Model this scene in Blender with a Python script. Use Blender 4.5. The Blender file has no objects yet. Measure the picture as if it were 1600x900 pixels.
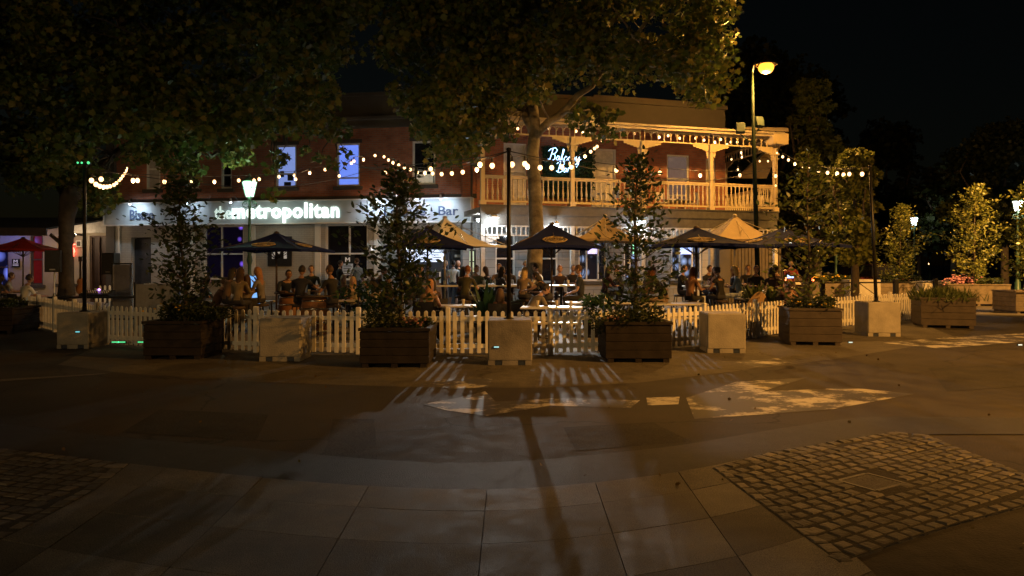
import bpy, bmesh, math, random
import numpy as np
from mathutils import Vector, Matrix, Euler
R = math.radians
random.seed(7); rng = np.random.default_rng(7)
scene = bpy.context.scene
C = scene.collection
# ------------------------------------------------------------------ camera, sky, exposure
F = 1150.0; HOR = 412.0; CH = 1.65         # focal length and horizon in photo pixels, eye height
cam_d = bpy.data.cameras.new('camera'); cam = bpy.data.objects.new('camera', cam_d); C.objects.link(cam)
cam.location = (0, 0, CH); cam.rotation_euler = (R(90), 0, 0)
cam_d.sensor_width = 36; cam_d.lens = 36 * F / 1600; cam_d.shift_y = -(450 - HOR) / 1600
cam_d.clip_end = 2000; cam_d.clip_start = 0.05
scene.camera = cam
world = bpy.data.worlds.new('World'); scene.world = world; world.use_nodes = True
wn = world.node_tree; bg = wn.nodes['Background']
sky = wn.nodes.new('ShaderNodeTexSky'); sky.sky_type = 'NISHITA'; sky.sun_disc = False
sky.sun_elevation = R(4); sky.sun_rotation = R(150)
wn.links.new(sky.outputs['Color'], bg.inputs['Color']); bg.inputs['Strength'].default_value = 0.001
ml = bpy.data.lights.new('moon', 'SUN'); ml.energy = 0.004; ml.angle = R(0.5); ml.color = (.8, .88, 1)
mo = bpy.data.objects.new('moon', ml); C.objects.link(mo); mo.rotation_euler = (R(50), 0, R(150))
scene.view_settings.view_transform = 'Standard'; scene.view_settings.look = 'None'
scene.view_settings.exposure = 0.0; scene.view_settings.gamma = 1.0
scene.render.engine = 'CYCLES'
cy = scene.cycles
cy.use_denoising = True; cy.max_bounces = 5; cy.diffuse_bounces = 3; cy.glossy_bounces = 2
cy.transmission_bounces = 3; cy.sample_clamp_indirect = 3.0; cy.caustics_reflective = False; cy.caustics_refractive = False
def light(name, typ, loc, energy, col, radius=.1, aim=None, size=None, blend=.6):
    d = bpy.data.lights.new(name, typ); d.energy = energy; d.color = col; d.shadow_soft_size = radius
    o = bpy.data.objects.new(name, d); C.objects.link(o); o.location = loc
    if typ == 'SPOT': d.spot_size = R(size); d.spot_blend = blend
    if aim is not None: o.rotation_euler = (Vector(aim) - Vector(loc)).to_track_quat('-Z', 'Y').to_euler()
    return o
def at(px, py, Y):  # a photo pixel at depth Y -> world point
    return Vector(((px - 800) / F * Y, Y, CH - (py - HOR) / F * Y))
def gnd(px, py):    # a photo pixel on the ground
    Y = F * CH / (py - HOR); return Vector(((px - 800) / F * Y, Y, 0))
SOD = (1.0, .46, .09); WARM = (1.0, .62, .28); COOL = (.78, .90, 1.0)
lampA = at(1197, 101, 24.0)
light('sodium_light', 'POINT', lampA + Vector((0, 0, -.40)), 2100, SOD, .12)
# unseen street lamps outside the frame: right, far right; last, an added fill behind left
light('sodium_light', 'SPOT', (13.5, 6.0, 8.4), 12500, (1.0, .43, .075), .15, aim=(9.6, 11.5, 0), size=104, blend=.7)
light('sodium_light', 'SPOT', (21.5, 22, 8.4), 24000, SOD, .15, aim=(18.5, 31, 0), size=84, blend=.35)
light('sodium_light', 'POINT', (-8, -14, 4.6), 3200, (1.0, .64, .27), .2)  # added fill behind the camera to lift the tree crowns

# ------------------------------------------------------------------ materials
MATS = {}
def mat(name, col, rough=.7, var=.25, scale=6.0, bump=0.0, bscale=60.0, metal=0.0, emis=None, estr=0.0, spec=.5, sheen=0, col2=None):
    if name in MATS: return MATS[name]
    m = bpy.data.materials.new(name); m.use_nodes = True; nt = m.node_tree; b = nt.nodes['Principled BSDF']
    b.inputs['Roughness'].default_value = rough; b.inputs['Metallic'].default_value = metal
    b.inputs['Specular IOR Level'].default_value = spec
    tc = nt.nodes.new('ShaderNodeTexCoord')
    n = nt.nodes.new('ShaderNodeTexNoise'); n.inputs['Scale'].default_value = scale; n.inputs['Detail'].default_value = 6
    n.inputs['Roughness'].default_value = .65
    nt.links.new(tc.outputs['Object'], n.inputs['Vector'])
    cr = nt.nodes.new('ShaderNodeValToRGB'); nt.links.new(n.outputs['Fac'], cr.inputs['Fac'])
    c2 = col2 or col
    cr.color_ramp.elements[0].position = .3; cr.color_ramp.elements[1].position = .7
    cr.color_ramp.elements[0].color = (*[c * (1 - var) for c in col], 1)
    cr.color_ramp.elements[1].color = (*[min(1, c * (1 + var)) for c in c2], 1)
    nt.links.new(cr.outputs['Color'], b.inputs['Base Color'])
    if bump:
        n2 = nt.nodes.new('ShaderNodeTexNoise'); n2.inputs['Scale'].default_value = bscale; n2.inputs['Detail'].default_value = 4
        nt.links.new(tc.outputs['Object'], n2.inputs['Vector'])
        bp = nt.nodes.new('ShaderNodeBump'); bp.inputs['Strength'].default_value = bump; bp.inputs['Distance'].default_value = .02
        nt.links.new(n2.outputs['Fac'], bp.inputs['Height']); nt.links.new(bp.outputs['Normal'], b.inputs['Normal'])
    if emis:
        b.inputs['Emission Color'].default_value = (*emis, 1); b.inputs['Emission Strength'].default_value = estr
    MATS[name] = m; return m
def emat(name, col, s, base=.8):
    if name in MATS: return MATS[name]
    m = bpy.data.materials.new(name); m.use_nodes = True; b = m.node_tree.nodes['Principled BSDF']
    b.inputs['Base Color'].default_value = (base, base, base, 1)
    b.inputs['Emission Color'].default_value = (*col, 1); b.inputs['Emission Strength'].default_value = s
    MATS[name] = m; return m
def leafmat(name, cols, trans=.3, rough=.5, scale=1.3):
    if name in MATS: return MATS[name]
    m = bpy.data.materials.new(name); m.use_nodes = True; nt = m.node_tree; b = nt.nodes['Principled BSDF']
    b.inputs['Roughness'].default_value = rough; b.inputs['Specular IOR Level'].default_value = .3
    at_ = nt.nodes.new('ShaderNodeAttribute'); at_.attribute_name = 'leafvar'
    cr = nt.nodes.new('ShaderNodeValToRGB'); nt.links.new(at_.outputs['Fac'], cr.inputs['Fac'])
    els = cr.color_ramp.elements
    els[0].position = 0; els[0].color = (*cols[0], 1); els[1].position = 1; els[1].color = (*cols[-1], 1)
    for i, c in enumerate(cols[1:-1]):
        e = els.new((i + 1) / (len(cols) - 1)); e.color = (*c, 1)
    nt.links.new(cr.outputs['Color'], b.inputs['Base Color'])
    t = nt.nodes.new('ShaderNodeBsdfTranslucent'); nt.links.new(cr.outputs['Color'], t.inputs['Color'])
    mx = nt.nodes.new('ShaderNodeMixShader'); mx.inputs[0].default_value = trans
    nt.links.new(b.outputs[0], mx.inputs[1]); nt.links.new(t.outputs[0], mx.inputs[2])
    nt.links.new(mx.outputs[0], nt.nodes['Material Output'].inputs['Surface'])
    MATS[name] = m; return m
def brickmat(name, c1, c2, mortar, bw=.23, bh=.076, msize=.008, bump=.6, rough=.85, var=.25):
    if name in MATS: return MATS[name]
    m = bpy.data.materials.new(name); m.use_nodes = True; nt = m.node_tree; b = nt.nodes['Principled BSDF']
    b.inputs['Roughness'].default_value = rough
    tc = nt.nodes.new('ShaderNodeTexCoord'); sx = nt.nodes.new('ShaderNodeSeparateXYZ'); nt.links.new(tc.outputs['Object'], sx.inputs[0])
    ad = nt.nodes.new('ShaderNodeMath'); nt.links.new(sx.outputs[0], ad.inputs[0]); nt.links.new(sx.outputs[1], ad.inputs[1])
    cb = nt.nodes.new('ShaderNodeCombineXYZ'); nt.links.new(ad.outputs[0], cb.inputs[0]); nt.links.new(sx.outputs[2], cb.inputs[1])
    br = nt.nodes.new('ShaderNodeTexBrick'); nt.links.new(cb.outputs[0], br.inputs['Vector'])
    br.inputs['Scale'].default_value = 1; br.inputs['Brick Width'].default_value = bw; br.inputs['Row Height'].default_value = bh
    br.inputs['Mortar Size'].default_value = msize; br.inputs['Color1'].default_value = (*c1, 1); br.inputs['Color2'].default_value = (*c2, 1)
    br.inputs['Mortar'].default_value = (*mortar, 1)
    n = nt.nodes.new('ShaderNodeTexNoise'); n.inputs['Scale'].default_value = 1.7; n.inputs['Detail'].default_value = 8; nt.links.new(tc.outputs['Object'], n.inputs['Vector'])
    mr = nt.nodes.new('ShaderNodeMapRange'); nt.links.new(n.outputs['Fac'], mr.inputs[0]); mr.inputs[1].default_value = .3; mr.inputs[2].default_value = .7
    mr.inputs[3].default_value = 1 - var; mr.inputs[4].default_value = 1 + var
    mu = nt.nodes.new('ShaderNodeVectorMath'); mu.operation = 'SCALE'; nt.links.new(br.outputs['Color'], mu.inputs[0]); nt.links.new(mr.outputs[0], mu.inputs['Scale'])
    nt.links.new(mu.outputs[0], b.inputs['Base Color'])
    bp = nt.nodes.new('ShaderNodeBump'); bp.inputs['Strength'].default_value = bump; bp.inputs['Distance'].default_value = .01; bp.invert = True
    nt.links.new(br.outputs['Fac'], bp.inputs['Height']); nt.links.new(bp.outputs['Normal'], b.inputs['Normal'])
    MATS[name] = m; return m
# ------------------------------------------------------------------ mesh helpers
class MB:
    def __init__(s): s.v = []; s.f = []; s.m = []; s.sm = []
    def add(s, vs, fs, mi=0, smooth=False):
        n = len(s.v); s.v += [tuple(v) for v in vs]
        for f in fs: s.f.append(tuple(i + n for i in f)); s.m.append(mi); s.sm.append(smooth)
        return s
    def box(s, c, d, rot=None, mi=0, bev=0):
        x, y, z = [k / 2 for k in d]
        if bev:
            b = min(bev, x * .9, y * .9, z * .9)
            vs = []
            for sx in (-1, 1):
                for sy in (-1, 1):
                    for sz in (-1, 1):
                        vs += [(sx * (x - b), sy * (y - b), sz * z), (sx * (x - b), sy * y, sz * (z - b)), (sx * x, sy * (y - b), sz * (z - b))]
            def i(sx, sy, sz, k): return (((sx > 0) * 2 + (sy > 0)) * 2 + (sz > 0)) * 3 + k
            fs = []
            for sz in (-1, 1): fs.append([i(-1, -1, sz, 0), i(1, -1, sz, 0), i(1, 1, sz, 0), i(-1, 1, sz, 0)][::sz])
            for sy in (-1, 1): fs.append([i(-1, sy, -1, 1), i(1, sy, -1, 1), i(1, sy, 1, 1), i(-1, sy, 1, 1)][::-sy])
            for sx in (-1, 1): fs.append([i(sx, -1, -1, 2), i(sx, 1, -1, 2), i(sx, 1, 1, 2), i(sx, -1, 1, 2)][::sx])
            for sy in (-1, 1):
                for sz in (-1, 1): fs.append([i(-1, sy, sz, 0), i(1, sy, sz, 0), i(1, sy, sz, 1), i(-1, sy, sz, 1)])
            for sx in (-1, 1):
                for sz in (-1, 1): fs.append([i(sx, -1, sz, 0), i(sx, 1, sz, 0), i(sx, 1, sz, 2), i(sx, -1, sz, 2)])
                for sy in (-1, 1): fs.append([i(sx, sy, -1, 1), i(sx, sy, 1, 1), i(sx, sy, 1, 2), i(sx, sy, -1, 2)])
                for sy in (-1, 1):
                    for sz in (-1, 1): fs.append([i(sx, sy, sz, 0), i(sx, sy, sz, 1), i(sx, sy, sz, 2)])
        else:
            vs = [(a * x, b * y, c_ * z) for a in (-1, 1) for b in (-1, 1) for c_ in (-1, 1)]
            fs = [(0, 1, 3, 2), (4, 6, 7, 5), (0, 4, 5, 1), (2, 3, 7, 6), (0, 2, 6, 4), (1, 5, 7, 3)]
        M = Matrix.Translation(Vector(c)) @ (Euler(rot).to_matrix().to_4x4() if rot else Matrix())
        return s.add([M @ Vector(v) for v in vs], fs, mi)
    def bb(s, x0, x1, y0, y1, z0, z1, mi=0, bev=0): return s.box(((x0 + x1) / 2, (y0 + y1) / 2, (z0 + z1) / 2), (x1 - x0, y1 - y0, z1 - z0), None, mi, bev)
    def tube(s, pts, rad, n=8, mi=0, caps=True):
        pts = [Vector(p) for p in pts]; k = len(pts)
        if not hasattr(rad, '__len__'): rad = [rad] * k
        vs = []; up = None
        for i, p in enumerate(pts):
            d = (pts[min(i + 1, k - 1)] - pts[max(i - 1, 0)]).normalized()
            if up is None: up = Vector((0, 0, 1)) if abs(d.z) < .9 else Vector((1, 0, 0))
            a = d.cross(up).normalized(); b = a.cross(d).normalized(); up = b
            for j in range(n):
                t = 2 * math.pi * j / n; vs.append(p + (a * math.cos(t) + b * math.sin(t)) * rad[i])
        fs = [(i * n + j, i * n + (j + 1) % n, (i + 1) * n + (j + 1) % n, (i + 1) * n + j) for i in range(k - 1) for j in range(n)]
        s.add(vs, fs, mi, True)
        if caps:
            m0 = len(s.v) - k * n
            s.f.append(tuple(m0 + j for j in range(n))[::-1]); s.m.append(mi); s.sm.append(False)
            s.f.append(tuple(m0 + (k - 1) * n + j for j in range(n))); s.m.append(mi); s.sm.append(False)
        return s
    def lathe(s, prof, c=(0, 0, 0), n=16, mi=0, smooth=True, sx=1, sy=1):
        k = len(prof); c = Vector(c)
        vs = [c + Vector((r * math.cos(2 * math.pi * j / n) * sx, r * math.sin(2 * math.pi * j / n) * sy, z)) for r, z in prof for j in range(n)]
        fs = [(i * n + j, i * n + (j + 1) % n, (i + 1) * n + (j + 1) % n, (i + 1) * n + j) for i in range(k - 1) for j in range(n)]
        s.add(vs, fs, mi, smooth); m0 = len(s.v) - k * n
        if prof[0][0] > 1e-4: s.f.append(tuple(m0 + j for j in range(n))[::-1]); s.m.append(mi); s.sm.append(False)
        if prof[-1][0] > 1e-4: s.f.append(tuple(m0 + (k - 1) * n + j for j in range(n))); s.m.append(mi); s.sm.append(False)
        return s
    def ball(s, c, r, n=10, mi=0, rot=None):
        if not hasattr(r, '__len__'): r = (r, r, r)
        m = n // 2 + 1; vs = []; M = Euler(rot).to_matrix() if rot else Matrix.Identity(3)
        for i in range(m + 1):
            a = math.pi * (i / m); 
            for j in range(n):
                t = 2 * math.pi * j / n
                vs.append(Vector(c) + M @ Vector((r[0] * math.sin(a) * math.cos(t), r[1] * math.sin(a) * math.sin(t), -r[2] * math.cos(a))))
        fs = [(i * n + j, i * n + (j + 1) % n, (i + 1) * n + (j + 1) % n, (i + 1) * n + j) for i in range(m) for j in range(n)]
        return s.add(vs, fs, mi, True)
    def prism(s, poly, h0, h1, mi=0, M=None):  # poly in xy, extruded in z; M maps it
        n = len(poly); M = M or Matrix()
        vs = [M @ Vector((x, y, h0)) for x, y in poly] + [M @ Vector((x, y, h1)) for x, y in poly]
        fs = [tuple(range(n))[::-1], tuple(range(n, 2 * n))] + [(i, (i + 1) % n, n + (i + 1) % n, n + i) for i in range(n)]
        return s.add(vs, fs, mi)
    def build(s, name, m, parent=None, loc=None, rz=0):
        me = bpy.data.meshes.new(name); me.from_pydata([tuple(v) for v in s.v], [], s.f)
        for mm in (m if isinstance(m, (list, tuple)) else [m]): me.materials.append(mm)
        me.polygons.foreach_set('material_index', s.m); me.polygons.foreach_set('use_smooth', s.sm)
        me.validate(); me.update()
        o = bpy.data.objects.new(name, me); C.objects.link(o)
        if parent: o.parent = parent
        if loc is not None: o.location = loc
        if rz: o.rotation_euler.z = rz
        return o
def tag(o, label, cat, group=None):
    o['label'] = label; o['category'] = cat
    if group: o['group'] = group
    return o
def thing(name, label, cat, loc=(0, 0, 0), rz=0, group=None):
    o = bpy.data.objects.new(name, None); C.objects.link(o); o.location = loc; o.rotation_euler = (0, 0, rz); o.empty_display_size = .2
    return tag(o, label, cat, group)
def struct(o, kind='structure'): o['kind'] = kind; return o
def kids(o): return [c for c in bpy.data.objects if c.parent == o]
KC = {}
def tree_of(o):
    if o.name not in KC: KC[o.name] = [(c, tree_of(c)) for c in kids(o)]
    return KC[o.name]
def dup(root, loc, rz=0, label=None, scale=None):
    def rec(o, par, tr):
        c = o.copy(); C.objects.link(c); c.parent = par
        for ch, t in tr: rec(ch, c, t)
        return c
    r = rec(root, None, tree_of(root)); r.location = loc; r.rotation_euler = (0, 0, rz)
    if label: r['label'] = label
    if scale: r.scale = scale
    return r
def textmesh(body, w=None, h=None, ext=.01, bold=0.0, spacing=1.0):
    cu = bpy.data.curves.new('lettering', 'FONT'); cu.body = body; cu.size = 1; cu.extrude = ext; cu.offset = bold; cu.space_character = spacing
    cu.resolution_u = 3
    o = bpy.data.objects.new('lettering', cu); C.objects.link(o)
    bpy.context.view_layer.update()
    me = bpy.data.meshes.new_from_object(o.evaluated_get(bpy.context.evaluated_depsgraph_get()))
    bpy.data.objects.remove(o)
    co = np.empty(len(me.vertices) * 3); me.vertices.foreach_get('co', co); co = co.reshape(-1, 3)
    mn, mx = co.min(0), co.max(0)
    co[:, 0] -= mn[0]; co[:, 1] -= mn[1]
    sx = w / (mx[0] - mn[0]) if w else None; sy = h / (mx[1] - mn[1]) if h else None
    sx = sx or sy; sy = sy or sx
    co[:, 0] *= sx; co[:, 1] *= sy
    out = co.copy(); out[:, 1] = -co[:, 2]; out[:, 2] = co[:, 1]     # stand it up: local x right, z up, facing -y
    me.vertices.foreach_set('co', out.ravel()); me.update(); return me
def textobj(name, body, m, parent, loc, w=None, h=None, ext=.01, bold=0.0, spacing=1.0, rz=0):
    me = textmesh(body, w, h, ext, bold, spacing); me.materials.clear(); me.materials.append(m)
    o = bpy.data.objects.new(name, me); C.objects.link(o); o.parent = parent; o.location = loc; o.rotation_euler.z = rz
    return o
# foliage: many small lobed leaves in one mesh
LSH = {'lobed': np.array([(0, 0, 0), (.42, .12, .1), (.30, .42, .05), (.52, .62, .12), (.2, .66, .03), (0, 1.0, .0), (-.2, .66, .03), (-.52, .62, .12), (-.30, .42, .05), (-.42, .12, .1)]),
       'oval': np.array([(0, 0, 0), (.2, .28, .07), (.19, .68, .07), (0, 1, 0), (-.19, .68, .07), (-.2, .28, .07)]),
       'blade': np.array([(-.04, 0, 0), (.04, 0, 0), (.03, .6, .05), (0, 1, .12), (-.03, .6, .05)])}
def leaves(name, pts, size, m, shape='oval', parent=None, droop=.3, svar=.35, outward=None):
    pts = np.asarray(pts, float); n = len(pts); sh = LSH[shape]; k = len(sh)
    s = size * (1 + rng.uniform(-svar, svar, n))
    d = rng.normal(size=(n, 3)); d[:, 2] = d[:, 2] * .6 - droop
    if outward is not None: d = d * .7 + outward
    d /= np.linalg.norm(d, axis=1)[:, None] + 1e-9
    u = rng.normal(size=(n, 3)); u[:, 2] += .8
    a = np.cross(d, u); a /= np.linalg.norm(a, axis=1)[:, None] + 1e-9; b = np.cross(a, d)
    co = pts[:, None, :] + s[:, None, None] * (sh[None, :, 0, None] * a[:, None, :] + sh[None, :, 1, None] * d[:, None, :] + sh[None, :, 2, None] * b[:, None, :])
    me = bpy.data.meshes.new(name); me.vertices.add(n * k); me.vertices.foreach_set('co', co.ravel())
    me.loops.add(n * k); me.loops.foreach_set('vertex_index', np.arange(n * k, dtype=np.int32))
    me.polygons.add(n); me.polygons.foreach_set('loop_start', np.arange(0, n * k, k, dtype=np.int32)); me.polygons.foreach_set('loop_total', np.full(n, k, dtype=np.int32))
    me.update(calc_edges=True)
    at_ = me.attributes.new('leafvar', 'FLOAT', 'FACE'); at_.data.foreach_set('value', rng.uniform(0, 1, n).astype(np.float32))
    me.materials.append(m); me.validate()
    o = bpy.data.objects.new(name, me); C.objects.link(o)
    if parent: o.parent = parent
    return o
# ================================================================== THE GROUND
def groundmat(name, col, patch, rough=.8, sc=.35, bump=.5, bs=90, crack=True, wear=None):
    m = bpy.data.materials.new(name); m.use_nodes = True; nt = m.node_tree; b = nt.nodes['Principled BSDF']
    N = nt.nodes.new; L = nt.links.new
    tc = N('ShaderNodeTexCoord')
    n1 = N('ShaderNodeTexNoise'); n1.inputs['Scale'].default_value = sc; n1.inputs['Detail'].default_value = 7; n1.inputs['Roughness'].default_value = .62
    n2 = N('ShaderNodeTexNoise'); n2.inputs['Scale'].default_value = bs; n2.inputs['Detail'].default_value = 3
    L(tc.outputs['Object'], n1.inputs['Vector']); L(tc.outputs['Object'], n2.inputs['Vector'])
    cr = N('ShaderNodeValToRGB'); L(n1.outputs['Fac'], cr.inputs['Fac'])
    cr.color_ramp.elements[0].position = .35; cr.color_ramp.elements[1].position = .68
    cr.color_ramp.elements[0].color = (*col, 1); cr.color_ramp.elements[1].color = (*patch, 1)
    sp = N('ShaderNodeMapRange'); L(n2.outputs['Fac'], sp.inputs[0]); sp.inputs[1].default_value = .3; sp.inputs[2].default_value = .7; sp.inputs[3].default_value = .3; sp.inputs[4].default_value = 1.7
    mu = N('ShaderNodeVectorMath'); mu.operation = 'SCALE'; L(cr.outputs['Color'], mu.inputs[0]); L(sp.outputs[0], mu.inputs['Scale'])
    last = mu.outputs[0]
    n3 = N('ShaderNodeTexNoise'); n3.inputs['Scale'].default_value = 4.5; n3.inputs['Detail'].default_value = 10; n3.inputs['Roughness'].default_value = .75; L(tc.outputs['Object'], n3.inputs['Vector'])
    s3 = N('ShaderNodeMapRange'); L(n3.outputs['Fac'], s3.inputs[0]); s3.inputs[1].default_value = .35; s3.inputs[2].default_value = .65; s3.inputs[3].default_value = .68; s3.inputs[4].default_value = 1.25
    m3 = N('ShaderNodeVectorMath'); m3.operation = 'SCALE'; L(last, m3.inputs[0]); L(s3.outputs[0], m3.inputs['Scale']); last = m3.outputs[0]
    r3 = N('ShaderNodeMapRange'); L(n3.outputs['Fac'], r3.inputs[0]); r3.inputs[1].default_value = .35; r3.inputs[2].default_value = .65; r3.inputs[3].default_value = rough - .06; r3.inputs[4].default_value = min(1, rough + .16); L(r3.outputs[0], b.inputs['Roughness'])
    if crack:
        v = N('ShaderNodeTexVoronoi'); v.feature = 'DISTANCE_TO_EDGE'; v.inputs['Scale'].default_value = .22
        w = N('ShaderNodeTexNoise'); w.inputs['Scale'].default_value = 1.2; w.inputs['Detail'].default_value = 5; L(tc.outputs['Object'], w.inputs['Vector'])
        ad = N('ShaderNodeVectorMath'); ad.operation = 'ADD'; L(tc.outputs['Object'], ad.inputs[0]); L(w.outputs['Color'], ad.inputs[1]); L(ad.outputs[0], v.inputs['Vector'])
        ck = N('ShaderNodeMapRange'); L(v.outputs['Distance'], ck.inputs[0]); ck.inputs[1].default_value = .0; ck.inputs[2].default_value = .006; ck.inputs[3].default_value = .45; ck.inputs[4].default_value = 1
        m2 = N('ShaderNodeVectorMath'); m2.operation = 'SCALE'; L(last, m2.inputs[0]); L(ck.outputs[0], m2.inputs['Scale']); last = m2.outputs[0]
    L(last, b.inputs['Base Color'])
    b.inputs['Roughness'].default_value = rough; b.inputs['Specular IOR Level'].default_value = .22
    bp = N('ShaderNodeBump'); bp.inputs['Strength'].default_value = bump; bp.inputs['Distance'].default_value = .01
    L(n2.outputs['Fac'], bp.inputs['Height']); L(bp.outputs['Normal'], b.inputs['Normal'])
    MATS[name] = m; return m
def sheet(name, poly, z, m, kind='structure', thick=0):
    o = MB().add([(x, y, z) for x, y in poly], [tuple(range(len(poly)))]).build(name, m); o['kind'] = kind; return o
asphalt = groundmat('asphalt', (.036, .032, .028), (.062, .054, .046), .74)
concrete_pave = groundmat('concrete_pave', (.10, .092, .08), (.165, .153, .135), .66, sc=1.3, bump=.3, bs=140, crack=False)
yardm = groundmat('yard_paving', (.20, .19, .175), (.30, .285, .26), .7, sc=.8, bump=.3, bs=70, crack=False)
sheet('ground', [(-400, -60), (400, -60), (400, 600), (-400, 600)], -.02, asphalt)
sheet('road', [(-90, -20), (90, -20), (90, 75), (-90, 75)], 0.0, asphalt)
# fence line, from photo pixels of the pickets' feet
FL = [gnd(*p) for p in [(38, 507), (86, 519), (152, 537), (250, 546), (400, 551), (560, 554), (700, 555), (860, 555), (1000, 549), (1100, 540), (1180, 528), (1270, 516), (1345, 509), (1432, 500)]]
yp = [(p.x, p.y + .35) for p in FL] + [(14.5, 24), (11.5, 29), (0, 28.5), (-17, 32), (-24, 33), (-24, 24)]
sheet('beer_garden_paving', yp, .004, yardm)
# the near footpath: slabs follow the kerb
KP = [gnd(*p) for p in [(-120, 690), (0, 703), (200, 728), (400, 750), (600, 766), (760, 771), (860, 766), (1000, 750), (1110, 735), (1200, 711), (1400, 679)]]
def kerb_y(x):
    for a, b in zip(KP[:-1], KP[1:]):
        if a.x <= x <= b.x: return a.y + (b.y - a.y) * (x - a.x) / (b.x - a.x)
    return KP[0].y if x < KP[0].x else KP[-1].y
def smooth_k(x): return sum(kerb_y(x + d) for d in (-.4, -.2, 0, .2, .4)) / 5
slab = MB(); rows = [0, .47, 1.04, 1.66, 2.28, 2.9, 3.5]
cols = [-6.2, -5.3, -4.4, -3.5, -2.75, -1.9, -1.05, -.18, .62, 1.3, 2.0]
for r in range(6):
    for c in range(len(cols) - 1):
        g = .0032; x0, x1 = cols[c] + g, cols[c + 1] - g
        sk = -.05 * r
        def cx(x, rr): return x * (1 - .02 * rr)
        P = []
        steps = 3
        top = [(x0 + (x1 - x0) * i / steps) for i in range(steps + 1)]
        poly = [(cx(x, rows[r]), smooth_k(x) - rows[r] - g) for x in top] + [(cx(x, rows[r + 1]), smooth_k(x) - rows[r + 1] + g) for x in reversed(top)]
        # the slabs stop at the cobbles on both sides
        mx_ = sum(p[0] for p in poly) / len(poly)
        ymid = sum(p[1] for p in poly) / len(poly)
        t = random.uniform(-.0015, .0015)
        slab.prism(poly[::-1], -.015, .022 + t, random.choice([0, 0, 1, 2]))
slab_o = slab.build('footpath_slabs', [concrete_pave, groundmat('concrete_pave_dark', (.085, .078, .068), (.135, .125, .11), .7, sc=1.1, bump=.3, bs=140, crack=False), groundmat('concrete_pave_pale', (.115, .106, .093), (.18, .168, .15), .62, sc=1.6, bump=.3, bs=140, crack=False)]); struct(slab_o)
sheet('footpath_bed', [(-8, -3), (8, -3), (8, 4.2), (3.0, 5.2), (1.6, 5.7), (.3, 5.2), (-.2, 5.15), (-1.9, 5.45), (-3.1, 5.85), (-4.5, 6.35), (-8, 6.9)], .006, mat('bed_grit', (.065, .058, .05), .95, bump=.6))
# gutter strip along the kerb, darker and smoother asphalt
gut = MB(); xs = np.linspace(-7, 7, 60); vs = []; fs = []
for x in xs: vs += [(x, smooth_k(x) - .02, .008), (x, smooth_k(x) + .78 + .03 * math.sin(x * 2), .008)]
for i in range(len(xs) - 1): fs.append((2 * i, 2 * i + 2, 2 * i + 3, 2 * i + 1))
struct(gut.add(vs, fs).build('gutter', mat('gutter_asphalt', (.028, .026, .025), .7, bump=.5, bscale=120)))
# cobbled square with the sunken grate (right) and the cobbled corner (left)
cobm = mat('cobble_stone', (.085, .078, .07), .7, var=.45, scale=3.5, bump=.7, bscale=28)
cobm2 = mat('cobble_stone_worn', (.13, .115, .095), .65, var=.4, scale=4, bump=.7, bscale=30)
jointm = mat('cobble_joint', (.03, .026, .021), .95, bump=.8)
def inside(p, poly):
    x, y = p; c = False
    for (x0, y0), (x1, y1) in zip(poly, poly[1:] + poly[:1]):
        if (y0 > y) != (y1 > y) and x < (x1 - x0) * (y - y0) / (y1 - y0) + x0: c = not c
    return c
def shrink(poly, k):
    out = []; n = len(poly)
    for i in range(n):
        a, b_, c = Vector(poly[i - 1]), Vector(poly[i]), Vector(poly[(i + 1) % n]); d1, d2 = (b_ - a).normalized(), (c - b_).normalized()
        nn = Vector((-d1.y - d2.y, d1.x + d2.x)).normalized()
        if not inside(tuple(b_ + nn * .03), poly): nn = -nn
        out.append(tuple(b_ + nn * k))
    return out
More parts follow.
